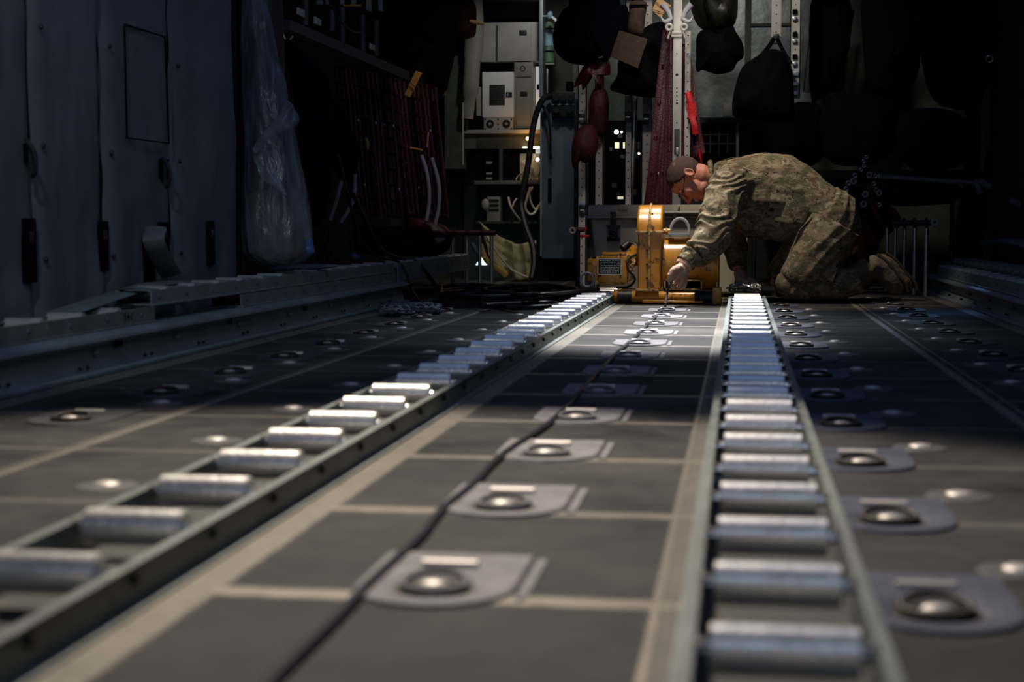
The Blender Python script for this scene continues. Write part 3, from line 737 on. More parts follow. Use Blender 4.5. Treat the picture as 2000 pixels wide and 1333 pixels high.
tag(body, 'person in camouflage uniform kneeling behind the winch, head bowed, reaching down to hold a lead', 'person')
# eyes (closed lids seen from the side) and brows
b = MB()
for s in (1,-1): b.ell(h(s*.031,.0745,.003), (.0115,.0115,.0115), nu=16, nv=10)
b.build('eye', mat('closed eyelid', (.36,.12,.08), .5), body)
b = MB()
for s in (1,-1): b.loft([h(s*.012,.098,.021), h(s*.03,.099,.027), h(s*.05,.084,.022)], [(.003,.005)]*3, 8)
b.build('eyebrow', M_hair, body)
# hair cap
def hairline(d):  # d in head coords
    return 1
b = MB(); nu, nv = 48, 30; vs_ = []; fs = []; keep = {}
for i in range(nv+1):
    phn = math.pi*i/nv
    for j in range(nu):
        th = 2*math.pi*j/nu; dx, dy, dz = math.sin(phn)*math.cos(th), math.sin(phn)*math.sin(th), math.cos(phn)
        g = .0035*noise.noise(V((dx*9, dy*9, dz*9)))
        th_ = .006 if dz > .3 else .003
        x, y, z = dx*(.075+th_+g), -.012+dy*(.096+th_+g), .028+dz*(.085+th_+g*1.5)
        ok = z > .062+.01*noise.noise(V((x*60,y*60,z*60))) if y > .05 else (z > -.0+max(0, y+.01)*.7 if y > -.03 else z > -.055)
        keep[(i, j)] = ok; vs_.append(h(x, y, z))
for i in range(nv):
    for j in range(nu):
        q = [(i, j), (i+1, j), (i+1, (j+1) % nu), (i, (j+1) % nu)]
        if all(keep[k] for k in q): fs.append([a*nu+c for a, c in q])
used = sorted({i for f in fs for i in f}); mp = {o: n for n, o in enumerate(used)}
b.add([vs_[i] for i in used], [[mp[i] for i in f] for f in fs])
hr = b.build('hair', M_hair, body); sm = hr.modifiers.new('solid', 'SOLIDIFY'); sm.thickness = .004; sm.offset = -1
# glasses
g = MB()
for s in (1,-1):
    g.loft([h(s*.034+.026*math.cos(a), .101-.010*abs(math.cos(a)) , .002+.018*math.sin(a)) for a in [2*math.pi*i/20 for i in range(20)]], [.0016]*20, 6, closed=True)
    g.tube([h(s*.062,.09,.006), h(s*.074,.05,.010), h(s*.083,-.005,.018), h(s*.084,-.03,.006)], .0019, 6)
g.tube([h(-.01,.104,.006), h(.01,.104,.006)], .0016, 6)
gl = g.build('spectacles', M_frame, body)
for s in (1,-1):
    MB().ell(h(s*.034,.0975,.002), (.025,.0015,.017), rot=HM, nu=20, nv=10).build('lens', M_glass, gl)
# jacket
b = MB()
ax = [(1612,424,60,.165),(1590,416,66,.175),(1560,404,76,.185),(1520,388,86,.2),(1475,379,81,.215),(1437,368,66,.21),(1412,358,51,.165),(1398,353,40,.115),(1390,351,33,.085)]
s_ = mpp(Z0)
b.loft([Q(x,y,Z0) for x,y,a,c in ax], [(c, a*s_) for x,y,a,c in ax], 28, up=(0,0,1))
b.ell(Q(1432,368,8.14), (.115,.10,.13)); b.ell(Q(1436,372,8.44), (.11,.1,.11))
s2 = mpp(8.)
nr = [(1428,362,8.10,44),(1416,388,8.04,42),(1404,416,7.98,40),(1398,444,7.94,40),(1392,464,7.91,39),(1376,484,7.86,34),(1358,500,7.82,27)]
b.loft([Q(x,y,d) for x,y,d,r in nr], [(r*s2*.95, r*s2) for x,y,d,r in nr], 22)
nr2 = [(1430,385,8.46,38),(1428,425,8.5,34),(1432,465,8.5,28),(1438,500,8.47,22),(1441,522,8.44,17)]
b.loft([Q(x,y,d) for x,y,d,r in nr2], [r*s2 for x,y,d,r in nr2], 18)
# belly slack, pocket flap, collar roll
b.ell(Q(1530,425,Z0-.02), (.16,.17,.13)); b.ell(Q(1470,430,Z0-.02), (.08,.15,.09))
jk = b.build('jacket', M_camo, body)
def jw(p):
    # folds run round the sleeve and along the back
    q = Q(1405,450,7.97); dd = (p-q).length
    arm = max(0, 1-max(0, p.y-8.1)/.08) if p.y > 8.02 else 1
    if p.x > Q(1462,0,8.1).x: arm = 0
    d1 = V((.45,0,-.9)).normalized(); t_ = p.dot(d1)
    e = noise.noise(V((p.x*5, p.y*5, p.z*5)))
    ring = math.sin((t_*62+e*9+3*noise.noise(p*11)))
    ring = (1-abs(ring))*.9-.35
    k = folds(.0085, 5, 5, 11, 2)(p)
    return arm*.0115*ring+(1-arm)*k+.004*noise.noise(p*22)
remesh(jk, .0065, 4, jw)
b = MB(); b.loft(catmull([Q(1352,500,7.825), Q(1345,507,7.81), Q(1338,515,7.80)],3), [.062,.058,.05,.047,.047,.05,.048], 20)
cu = b.build('cuff', M_camo, jk); remesh(cu, .004, 2, folds(.004, 30, 30, 30, 4))
b = MB(); b.torus(Q(1390,351,8.29), (1,0,.1), .088, .013, 28, 8); cl = b.build('collar', M_camo, jk); remesh(cl, .004, 2, folds(.003,25,25,25,6))
b = MB()
b.loft([Q(1560,398,8.085), Q(1548,430,8.085)], [(.06,.006)]*2, 12, up=(0,1,0)); b.build('pocket_flap', M_camo, jk)
# long pleat down the back of the shoulder
b = MB().tube(catmull([Q(1404,315,8.17), Q(1440,308,8.13), Q(1490,322,8.1), Q(1530,345,8.1), Q(1600,372,8.12)], 6), .0012, 6); b.build('back_seam', M_camo, jk)
# trousers
b = MB(); s3 = mpp(8.25)
b.ell(Q(1618,428,Z0), (.165,.185,.165)); b.ell(Q(1634,440,Z0), (.125,.17,.14)); b.ell(Q(1590,425,Z0), (.14,.165,.15))
def leg(pts, sc_=s3):
    pp = catmull([Q(x,y,d) for x,y,d,r in pts], 3); rr_ = []
    for i in range(len(pp)):
        t = i/3; k = min(int(t), len(pts)-2); u = t-k; rr_.append((pts[k][3]*(1-u)+pts[k+1][3]*u)*sc_)
    b.loft(pp, rr_, 20)
leg([(1628,438,8.19,55),(1608,475,8.18,56),(1584,515,8.17,50),(1562,540,8.16,41),(1549,553,8.16,34)])
leg([(1549,553,8.16,34),(1580,557,8.16,32),(1620,556,8.16,32),(1655,553,8.17,29),(1680,548,8.17,25)])
leg([(1618,438,8.43,54),(1582,480,8.46,52),(1548,520,8.5,42),(1520,547,8.52,33)])
leg([(1520,547,8.52,33),(1560,552,8.53,31),(1620,550,8.55,30),(1680,545,8.55,25)])
b.ell(Q(1541,557,8.16), (.07,.075,.075))
tr = b.build('trousers', M_camo, body)
def tw(p):
    d1 = V((-.55,0,-.83)).normalized(); n_ = V((.83,0,-.55)); u = p.dot(n_)
    e = noise.noise(V((p.x*4, p.y*4, p.z*4)))
    ring = (1-abs(math.sin(u*48+e*5+p.dot(d1)*7)))*.9-.35
    return .0075*ring+.004*noise.noise(p*16)
remesh(tr, .007, 4, tw)
b = MB(); b.loft([Q(1600,528,8.07), Q(1630,540,8.07)], [(.045,.012)]*2, 12, up=(0,1,0)); b.build('cargo_pocket', M_camo, tr)
# boots
def boot(ox, oy, d, nm):
    b = MB(); k = mpp(d)
    q = lambda x, y, dd=0: Q(x+ox, y+oy, d+dd)
    b.loft(catmull([q(1662,545), q(1684,534), q(1700,524)],3), [.066,.066,.065,.064,.064,.062,.06], 18)
    b.loft(catmull([q(1697,518), q(1712,520), q(1730,537), q(1748,556), q(1762,569)],3), [(.045,.045),(.05,.055),(.052,.062),(.05,.06),(.049,.055),(.05,.052),(.05,.05),(.05,.048),(.05,.045),(.048,.042),(.045,.036),(.04,.03),(.03,.018)], 18, up=(0,1,0))
    o = b.build('boot', M_boot, body); remesh(o, .005, 4, folds(.003, 18,18,18, 3))
    b = MB(); b.loft(catmull([q(1713,498), q(1731,512), q(1750,536), q(1768,556), q(1774,570)],3), [(.034,.012)]*4+[(.036,.012)]*9, 14, up=(.7,0,.7))
    b.build('sole', M_sole, o); return o
boot(0, 0, 8.2, 'near'); boot(18, -3, 8.52, 'far')
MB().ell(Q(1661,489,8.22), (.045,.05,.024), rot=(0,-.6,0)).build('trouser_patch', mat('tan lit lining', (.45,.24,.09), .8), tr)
# gloves
def hand(wr, knk, curl, tips, thumb, k, name):
    b = MB()
    kc = sum((V(x) for x in knk), V())/4
    b.loft([wr, wr*.45+kc*.55, kc], [(.032,.024),(.045,.026),(.046,.022)], 18, up=(knk[0]-knk[3]).cross(kc-wr))
    for a, m_, t_ in zip(knk, curl, tips):
        b.loft(catmull([a+(wr-a)*.35, a, m_, t_], 4), [.0115,.012,.0125,.0125,.0125,.012,.0118,.0115,.011,.0108,.0105,.0102,.0095], 10)
    b.loft(catmull(thumb, 4), [.017]*3+[.0155]*3+[.0135]*(4*(len(thumb)-1)-5), 12)
    o = b.build(name, M_glove, body); remesh(o, .0032, 2, folds(.0018, 60,60,60,1)); return o
w = Q(1338,513,7.80)
ky = [7.715,7.745,7.775,7.805]
knk = [Q(1316,540,ky[0]), Q(1323,546,ky[1]), Q(1331,549,ky[2]), Q(1338,549,ky[3])]
mid = [Q(1309,552,ky[0]-.0), Q(1316,560,ky[1]), Q(1326,562,ky[2]), Q(1335,561,ky[3])]
tip = [Q(1313,560,ky[0]+.035), Q(1318,563,ky[1]+.04), Q(1324,561,ky[2]+.045), Q(1331,558,ky[3]+.04)]
th_ = [Q(1330,522,7.75), Q(1317,527,7.70), Q(1309,538,7.685), Q(1308,550,7.69)]
hand(w, knk, mid, tip, th_, 1, 'glove')
b = MB(); b.loft([Q(1345,507,7.81), Q(1338,515,7.8), Q(1333,521,7.79)], [.043,.044,.038], 18); b.build('glove_cuff', M_glove, body)
w2 = Q(1441,530,8.42)
knk = [Q(1446,549,8.36), Q(1451,549,8.39), Q(1455,548,8.42), Q(1458,546,8.45)]
mid = [p+V((.03,-.01,-.004)) for p in knk]; tip = [p+V((.025,0,-.015)) for p in mid]
hand(w2, knk, mid, tip, [Q(1440,538,8.37), Q(1444,546,8.33), Q(1452,551,8.32), Q(1460,553,8.33)], 1, 'glove')
MB().loft([Q(1452,505,8.3), Q(1448,535,8.3), Q(1446,552,8.3)], [.012,.03,.036], 16).build('forearm_guard', M_grey, body) if False else None
tag(MB().loft([P(1451,520,8.55), P(1449,540,8.55), P(1447,556,8.55)], [.022,.032,.038], 18).build('grey_canister', M_grey), 'small grey tapered canister behind the far end of the right-hand conveyor', 'canister')
# ------------------------------------------------------------------ background at the front bulkhead
BD = 11.3
def card(name, label, cat, x0, y0, x1, y1, d, th, m, ch=.004, group=None):
    o = MB().pbox(x0, y0, x1, y1, d, th, ch).build(name, m); return tag(o, label, cat, group)
def child(par, name, x0, y0, x1, y1, d, th, m, ch=.002): return MB().pbox(x0, y0, x1, y1, d, th, ch).build(name, m, par)
struct(MB().pbox(905,-60,1062,600,11.6,.1).build('wall_front_left_bay', M_bulkd))
struct(MB().pbox(1120,-60,1585,235,11.62,.08).build('wall_front_sheet', M_alu))
o = MB().pbox(868,110,906,330,11.25,.3).build('trim_1', mat('dull green frame', (.06,.07,.055), .6), None); struct(o)
o = MB().pbox(903,200,905,322,11.0,.02).build('trim_highlight', M_pale); struct(o)  # pale sliver painting the thin highlight on the dark trim
# locker above
t = card('locker', 'pale grey locker with a small dark label, high on the front bulkhead', 'locker', 938, 44, 1054, 120, BD, .25, M_pale, .01)
child(t, 'locker_door', 972, 47, 1037, 119, BD-.012, .012, M_pale); child(t, 'door_label', 1014, 59, 1029, 69, BD-.016, .006, M_plate)
child(t, 'hinge', 969, 50, 971, 118, BD-.014, .014, M_bulkd)
card('shade_strip', 'dark header strip above the pale grey locker', 'strip', 938, 5, 1054, 36, BD, .2, M_dark)
# white control panel
t = card('control_panel', 'bright white control panel with a black placard on the front bulkhead', 'control panel', 942, 141, 1003, 229, BD-.03, .2, M_white, .004)
pl = child(t, 'placard', 956, 166, 986, 205, BD-.036, .006, M_plate)
b = MB(); random.seed(9)
for r in range(11):
    x = 958
    while x < 984:
        w = random.uniform(2,6); b.box(P(min(x+w/2,983.5), 169+r*3.2, BD-.038), (w*mpp(BD)*.8,.002,.003)); x += w+1.2
b.build('placard_text', M_bulk, pl)
pl = child(t, 'switch_plate', 988, 180, 1000, 190, BD-.036, .008, M_plate)
MB().pbox(990,182,993,188,BD-.042,.008).build('switch', M_silver, pl)
t = card('gauge_plate', 'white plate with two round dark gauges under the white control panel', 'gauge plate', 945, 230, 1002, 255, BD-.03, .12, M_pale, .003)
for x in (957, 989):
    c = P(x, 242, BD-.035); g = MB().cyl(c, c+V((0,.02,0)), .028, 24).build('gauge', M_plate, t)
    MB().cyl(c+V((0,-.006,0)), c, .012, 6).build('gauge_knob', M_grey, g)
for x, y in ((948,233),(948,252),(973,233),(973,252),(999,233),(999,252),(973,243)):
    c = P(x, y, BD-.034); MB().cyl(c, c+V((0,.01,0)), .006, 8).build('screw', M_bolt, t)
tag(MB().loft(catmull([P(922,-20,11.2),P(926,60,11.2),P(922,120,11.2),P(918,180,11.2),P(912,232,11.2)],4), [(.07,.05)]*8+[(.06,.05)]*5+[(.045,.03)]*4, 16, up=(0,1,0)).build('curved_duct', M_grey), 'curved warm grey duct left of the white control panel', 'duct')
card('pale_strip', 'narrow pale tapering strip at the left of the white control panel', 'strip', 930, 170, 941, 226, BD, .1, M_pale)
t = card('locker', 'tall narrow grey locker right of the white control panel', 'locker', 1004, 121, 1041, 252, BD, .25, M_grey, .006)
child(t, 'upper_door', 1007, 124, 1038, 150, BD-.01, .01, M_grey); child(t, 'lower_door', 1008, 154, 1036, 250, BD-.01, .01, M_grey)
child(t, 'door_label', 1016, 179, 1030, 188, BD-.015, .006, M_plate)
MB().torus(P(1021,134,BD-.012), (0,1,0), .017, .003).build('ring_pull', M_bolt, t)
tag(MB().pbox(943,126,1001,140,BD+.05,.02).build('dark_header', M_dark), 'dark recess strip directly above the white control panel', 'recess')
t = card('sill_beam', 'olive ledge beam running under the white control panel', 'beam', 905, 255, 1056, 290, BD-.02, .3, M_bulk, .004); child(t, 'ledge_lip', 905, 254, 1056, 260, BD-.05, .04, M_pale)
o = child(t, 'lower_face', 930, 264, 1056, 288, BD-.024, .01, M_bulkd)
# bright gap right of the lockers
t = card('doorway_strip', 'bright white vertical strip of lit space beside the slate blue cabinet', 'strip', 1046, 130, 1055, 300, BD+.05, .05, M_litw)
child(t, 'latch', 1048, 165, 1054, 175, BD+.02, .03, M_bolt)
# amber lamp
t = thing('amber_lamp', 'small glowing amber lamp on the olive ledge beam', 'lamp', P(1031,276,BD-.06))
MB().ell(P(1031,271,BD-.07), (.013,.013,.013), nu=14, nv=10).build('bulb', M_lamp, t); MB().cyl(P(1031,271,BD-.06), P(1031,271,BD-.02), .016, 12).build('socket', M_bolt, t)
t = card('strip_light', 'small pale greenish strip light under the olive beam', 'light', 1040, 286, 1053, 290, BD-.06, .03, M_lampw); child(t, 'housing', 1038, 283, 1055, 286, BD-.065, .05, M_bulkd)
tag(MB().pbox(1021,287,1036,289,BD-.06,.02).build('strip_light', M_lampw), 'faint thin strip light left of the brighter one under the beam', 'light')
# shelf bay
t = thing('equipment_rack', 'metal equipment rack with a shelf below the olive beam', 'rack', P(990,440,BD))
MB().pbox(926,353,1056,360,BD-.06,.32,.002).build('shelf', M_bulk, t); MB().pbox(975,290,981,354,BD-.04,.04).build('upright', M_alu, t); MB().pbox(930,432,1056,437,BD-.04,.3).build('shelf', M_bulkd, t)
for k, (x0, x1, y0) in enumerate(((932,941,302),(946,963,296),(984,996,300),(998,1008,304))):
    t2 = card('equipment_box', ['narrow dark equipment box at the left end of the rack shelf','dark equipment box with pale labels on the rack shelf','dark equipment box right of the rack upright','small dark equipment box next to the lit white unit'][k], 'equipment box', x0, y0, x1, 352, BD, .2, M_dark, .003)
    if k == 1:
        for yy in (316, 337, 347): child(t2, 'pale_label', 949, yy, 961, yy+4, BD-.006, .006, M_pale)
t = card('white_unit', 'brightly lit cream equipment unit behind cables on the rack shelf', 'equipment box', 1015, 300, 1054, 352, BD+.04, .15, M_cream, .006)
b = MB()
random.seed(2)
for k in range(7):
    x = 1020+k*5; b.tube(catmull([P(x,random.uniform(302,315),BD-.02), P(x+random.uniform(-8,8),330,BD-.06), P(x+random.uniform(-10,10),345,BD-.03), P(x+random.uniform(-14,10),352,BD-.05)],4), .006, 6)
b.build('cream_wiring', M_cream, t)
t = thing('lit_lamp', 'tiny lamp glow inside the rack next to the blue cabinet', 'lamp', P(1050,312,BD)); MB().ell(P(1050,312,BD-.03), (.014,.014,.014), nu=10, nv=8).build('bulb', M_warmdot, t); MB().cyl(P(1050,312,BD-.02), P(1050,312,BD+.04), .008, 8).build('lamp_stem', M_bolt, t)
t = card('gear_box', 'grey mechanical gearbox with a round cover below the rack', 'equipment box', 950, 384, 977, 436, BD-.03, .15, M_grey, .01)
MB().ell(P(948,400,BD-.08), (.028,.02,.042)).build('round_cover', M_pale, t)
for yy in (390,399,408): MB().pbox(955,yy,974,yy+3,BD-.04,.01).build('slot_rib', M_bolt, t)
def cord(pts, r, m, label, d=None, name='cord', cat='cable', group=None): return tag(MB().tube(catmull([P(*p) for p in pts], 6), r, 8).build(name, m), label, cat, group)
cord([(1036,366,11.2),(1030,385,11.17),(1026,405,11.15),(1034,418,11.15),(1044,416,11.15),(1052,402,11.2)], .009, M_cream, 'cream cable looping beneath the rack near the blue cabinet')
cord([(1040,366,11.25),(1034,380,11.2),(1040,402,11.2),(1050,410,11.2),(1056,395,11.25)], .008, M_cream, 'second cream cable looping just inside the first')
cord([(993,386,11.2),(997,402,11.15),(1006,418,11.15),(1018,432,11.2)], .008, M_cream, 'cream cable end with red tip hanging left of the black hose')
cord([(1009,388,11.2),(1004,396,11.17),(1001,404,11.16)], .007, M_cream, 'short cream cable stub beside the red-tipped one')
cord([(1076,188,11.0),(1062,192,10.95),(1050,215,10.95),(1040,255,10.95),(1036,285,10.95),(1030,330,10.95),(1022,370,10.95),(1018,400,10.95),(1026,440,10.9),(1040,480,10.85),(1043,515,10.8),(1038,545,10.75)], .022, M_cable, 'thick black hose curving down past the amber lamp to the floor', name='black_hose', cat='hose')
tag(MB().cyl(P(1041,492,10.86), P(1043,499,10.85), .027, 14).build('hose_clamp', M_silver), 'silver clamp around the thick black hose', 'clamp')
cord([(1058,205,11.0),(1070,225,10.96),(1074,260,10.96),(1075,300,10.98),(1076,310,11)], .01, M_cable, 'thin dark wire hanging over the slate blue cabinet')
# slate blue cabinet and what is over it
t = card('cabinet', 'tall slate blue cabinet standing right of the equipment rack', 'cabinet', 1058, 190, 1121, 506, BD-.25, .45, M_column, .012)
child(t, 'grab_slot', 1070, 348, 1077, 395, BD-.262, .02, M_dark, .004); child(t, 'plinth', 1063, 505, 1120, 536, BD-.2, .35, M_dark); child(t, 'cabinet_edge', 1055, 190, 1058, 500, BD-.26, .04, M_siderail)
struct(MB().pbox(1053,-40,1060,190,BD-.2,.2,.003).build('trim_3', M_siderail))
t = card('oxygen_bottle', 'green bottle with a pale blue band in a niche above the blue cabinet', 'bottle', 1063, 42, 1081, 52, BD-.0, .03, M_green) if False else thing('oxygen_bottle', 'green bottle with a pale blue band in a niche above the blue cabinet', 'bottle', P(1072,122,BD))
a, c = P(1072,42,BD), P(1072,122,BD)
b = MB(); b.loft([a+(c-a)*k for k in (0,.06,.12,1)], [.01,.03,.04,.04], 20); b.build('bottle_body', M_green, t)
b = MB(); b.loft([a+(c-a)*k for k in (.22,.6)], [.0415]*2, 20); b.build('bottle_band', M_bluel, t)
MB().cyl(a+(c-a)*.17, a+(c-a)*.2, .043, 20).build('strap', M_dark, t); MB().cyl(a+(c-a)*.72, a+(c-a)*.76, .043, 20).build('strap', M_dark, t)
card('niche_sill', 'thin bright sill under the green bottle', 'sill', 1063, 123, 1083, 126, BD-.05, .05, M_pale)
t = thing('swivel_lamp', 'small chrome reading lamp with a bluish head above the green bottle', 'lamp', P(1074,30,11.1))
MB().ell(P(1074,30,11.1), (.02,.02,.03), rot=(.2,.2,0)).build('lamp_head', M_bluel, t); MB().cyl(P(1077,32,11.1), P(1089,43,11.08), .01, 10).build('lamp_arm', M_white, t); MB().cyl(P(1061,32,11.1), P(1072,32,11.1), .007, 10).build('lamp_arm', M_silver, t)
t = card('switch_unit', 'black switch unit with round knobs at the top of the blue cabinet', 'switch unit', 1077, 180, 1122, 228, BD-.3, .06, M_plate, .005)
for x, y in ((1086,191),(1100,191),(1114,191),(1087,215),(1112,215)): MB().cyl(P(x,y,BD-.33), P(x,y,BD-.3), .02, 16).build('knob', M_bolt, t)
MB().pbox(1077,203,1121,205,BD-.305,.01).build('divider', M_siderail, t)
card('junction_box', 'small dark junction box above the switch unit', 'junction box', 1105, 159, 1119, 178, BD-.28, .06, M_dark, .006)
tag(MB().box(P(1069,158,BD-.2), (.012,.02,.17), chamfer=.003).build('door_rod', M_silver), 'short bright rod over the top of the blue cabinet', 'rod')
# stanchions: vertical channels with rows of holes
def stanchion(cx, y0, y1, w, d, label, m=M_stan, group='perforated cream stanchions in front of the bulkhead', holes=12):
    a, c = P(cx, y0, d), P(cx, y1, d); wd = w*mpp(d)
    if y0 <= -20: a = V((c.x, d, ZC-.01))
    if y1 >= 530: c = V((a.x, d, 0))
    t = thing('stanchion', label, 'stanchion', c)
    b = MB(); zm = (a.z+c.z)/2; xm = (a.x+c.x)/2
    b.box((xm, d+.002, zm), (wd,.004,abs(a.z-c.z)))
    b.box((xm-wd/2+.003, d+.02, zm), (.006,.04,abs(a.z-c.z))); b.box((xm+wd/2-.003, d+.02, zm), (.006,.04,abs(a.z-c.z)))
    ch = b.build('channel', m, t)
    b = MB(); n = max(2, int(abs(a.z-c.z)/.055))
    for i in range(n):
        z = c.z+(i+.5)*(a.z-c.z)/n; b.cyl((xm, d-.001, z), (xm, d+.001, z), .0045, 8)
    b.build('peg_hole', M_dark, ch)
    return t, V((xm, d, 0)), wd
def buckle(par, cx, y, d, w=14):
    for u, v_ in ((y, y+8), (y+13, y+20)): MB().pbox(cx-w/2+1, u, cx+w/2-1, v_, d-.022, .02, .003).build('locking_pin', M_bolt, par)
    MB().pbox(cx-4, y+9, cx+4, y+12, d-.02, .02).build('pin_plate', M_silver, par)
t, c, w = stanchion(1136, -20, 540, 17, 10.5, 'cream stanchion partly hidden behind the hanging maroon sacks, nearest the blue cabinet'); buckle(t, 1136, 222, 10.49); buckle(t, 1137, 400, 10.49)
MB().pbox(1130,396,1143,410,10.485,.02).build('blue_tab', M_bluel, t)
t, c, w = stanchion(1169, -20, 540, 17, 10.5, 'cream stanchion directly right of the one nearest the blue cabinet')
t, c, w = stanchion(1226, -20, 540, 14, 10.5, 'narrow cream stanchion just left of the polished tube, below the black bag'); buckle(t, 1226, 218, 10.49)
t, c, w = stanchion(1262, -20, 540, 18, 10.47, 'cream stanchion between the polished tube and the red netting'); buckle(t, 1262, 222, 10.46)
tag(MB().cyl(P(1241,186,10.6), P(1232,400,10.6), .016, 14).build('polished_tube', M_silver), 'polished vertical tube between two cream stanchions', 'tube')
t, c, w = stanchion(1516, -20, 72, 19, 10.4, 'cream stanchion at upper right from which the dark backpack hangs', holes=5); buckle(t, 1516, 66, 10.39)
t, c, w = stanchion(1552, -20, 193, 20, 10.2, 'cream stanchion with bright latches beside the dark backpack')
for y in (18, 62, 106): MB().pbox(1548,y,1557,y+9,10.18,.02,.003).build('dark_slot', M_dark, t); MB().pbox(1548,y+15,1557,y+22,10.18,.02,.004).build('bright_latch', M_bright, t)
for y in (140, 160, 178): MB().pbox(1546,y,1560,y+8,10.18,.02,.003).build('pin_clip', M_silver, t)
# the main pole
MD = 9.6
t = thing('cargo_pole', 'tall cream steel pole with claw brackets rising behind the bowed head', 'pole', P(1322,560,MD))
b = MB(); a, c = V((P(1322,300,MD).x,MD,ZC-.01)), V((P(1322,300,MD).x,MD,0)); w = 17*mpp(MD)
b.box((a.x, MD+.02, (a.z+c.z)/2), (w,.045,a.z-c.z), chamfer=.004); ch = b.build('pole_shaft', M_stan, t)
b = MB()
for y, r in ((146,.008),(172,.004),(180,.004),(187,.004),(196,.004),(202,.006),(105,.003),(240,.004)): b.cyl(P(1322,y,MD-.004), P(1322,y,MD), r, 12)
b.build('peg_hole', M_dark, ch)
MB().pbox(1317,252,1327,300,MD-.012,.012,.003).build('slide_slot', M_bulkd, ch); MB().pbox(1320,288,1325,302,MD-.02,.016,.003).build('slide_pin', M_silver, ch)
b = MB().pbox(1312,61,1331,66,MD-.02,.08,.003); b.pbox(1311,66,1332,72,MD-.015,.07,.003); b.build('pole_collar', M_stan, t)
for s, cx in ((-1,1307),(1,1336)):
    b = MB().torus(P(cx,53,MD), (0,1,0), .017, .009, 20, 8); b.tube(catmull([P(cx-s*2,62,MD),P(cx+s*1,70,MD),P(cx+s*3,75,MD)],3), .006, 8); b.build('eye_bracket', M_stan, t)
    b = MB().loft(catmull([P(1322+s*10,36,MD), P(1322+s*20,42,MD), P(1322+s*27,40,MD), P(1322+s*31,32,MD)],4), [.012,.013,.014,.014,.013,.012,.011,.01,.009,.008,.006,.005,.004], 10)
    b.loft([P(1322+s*11,38,MD), P(1322+s*17,22,MD), P(1322+s*28,8,MD)], [.012,.016,.02], 10); b.build('claw', M_hose, t)
t, c, w = stanchion(1343, 60, 330, 11, 9.9, 'slim cream stanchion just right of the main pole', holes=20)
# ------------------------------------------------------------------ hung bags
def bag(name, pts, d, th, m, label, cat='bag', seed=0, amp=.014, straps=None, parent=None, fs_=9., group=None):
    t = thing(name, label, cat, P(sum(p[0] for p in pts)/len(pts), max(p[1] for p in pts), d), group)
    MB().inflate(pts, d, th, 6, seed, amp, fs_).build(name+'_body' if name.count('_') < 2 else 'body', m, t)
    for s in straps or []: MB().loft(catmull([P(*q) for q in s[0]],5), [(s[1], .004)]*(5*(len(s[0])-1)+1), 8, up=(0,1,0)).build('strap', s[2], t)
    return t
bag('duffel_bag', [(1118,-20),(1200,-20),(1212,10),(1224,14),(1230,60),(1205,92),(1186,118),(1176,108),(1150,128),(1120,126),(1094,112),(1080,86),(1082,50),(1097,22),(1112,8)], 10.2, .4, M_navy, 'large navy duffel bag hanging left of the brown pouch', seed=1,
    straps=[([(1150,-20,10.0),(1160,20,9.98),(1150,70,9.98)], .02, M_black)])
bag('duffel_bag', [(1230,70),(1290,40),(1302,70),(1300,150),(1296,186),(1260,190),(1215,184),(1190,174),(1205,150),(1208,125),(1215,90)], 10.0, .35, M_black, 'black bag with a ragged lower edge behind the brown woven tag', seed=2, amp=.02)
t = bag('canvas_pouch', [(1232,3),(1262,4),(1261,30),(1256,66),(1243,68),(1226,62),(1228,30)], 9.75, .1, M_brown, 'small brown canvas pouch hanging left of the main pole', seed=3, amp=.006)
MB().pbox(1230,4,1263,9,9.69,.02,.004).build('pouch_band', M_cardd, t)
def tagcard(pts, d, m, label, name='cargo_tag'):
    c = [P(x,y,d) for x,y in pts]; o = MB().prism(c, (0,.012,0)).build(name, m, bevel=.002); return tag(o, label, 'tag')
tagcard([(1209,59),(1265,76),(1246,134),(1192,110)], 9.72, M_cardd, 'square dark brown woven tag tilted in front of the black bag')
o = tagcard([(1286,-6),(1311,11),(1290,35),(1272,20)], 9.6, M_card, 'small tan cardboard tag tilted beside the top of the main pole')
MB().tube([P(1273,18,9.59),P(1300,26,9.59)], .002, 6).build('tag_string', M_bolt, o); MB().tube([P(1281,4,9.59),P(1303,22,9.59)], .002, 6).build('tag_string', M_bolt, o)
o = tagcard([(812,138),(824,143),(801,191),(789,185)], 9.6, M_orange, 'slim orange tag hanging slanted on the dark gear at left', 'orange_tag')
MB().tube([P(801,160,9.59),P(811,170,9.59)], .003, 6).build('tag_string', M_bolt, o)
bag('stuff_sack', [(1166,160),(1174,159),(1177,170),(1185,178),(1189,200),(1188,238),(1181,262),(1166,266),(1153,258),(1149,235),(1151,195),(1158,176),(1164,170)], 10.3, .16, M_redbag, 'upper maroon stuff sack hanging between cream stanchions', seed=4, amp=.008)
bag('stuff_sack', [(1136,246),(1152,243),(1163,252),(1168,272),(1167,296),(1158,312),(1142,318),(1132,314),(1124,330),(1118,325),(1116,300),(1118,278),(1125,258)], 10.1, .18, M_redbag, 'lower rounder maroon stuff sack over the blue cabinet edge', seed=5, amp=.008)
bag('webbing_bundle', [(1128,150),(1142,128),(1158,116),(1180,112),(1190,124),(1194,146),(1186,140),(1178,152),(1175,170),(1165,158),(1150,138),(1142,160),(1138,176),(1133,158),(1121,172),(1122,160)], 10.25, .12, M_red, 'twisted red webbing bundle under the navy duffel bag', 'webbing', seed=6, amp=.02)
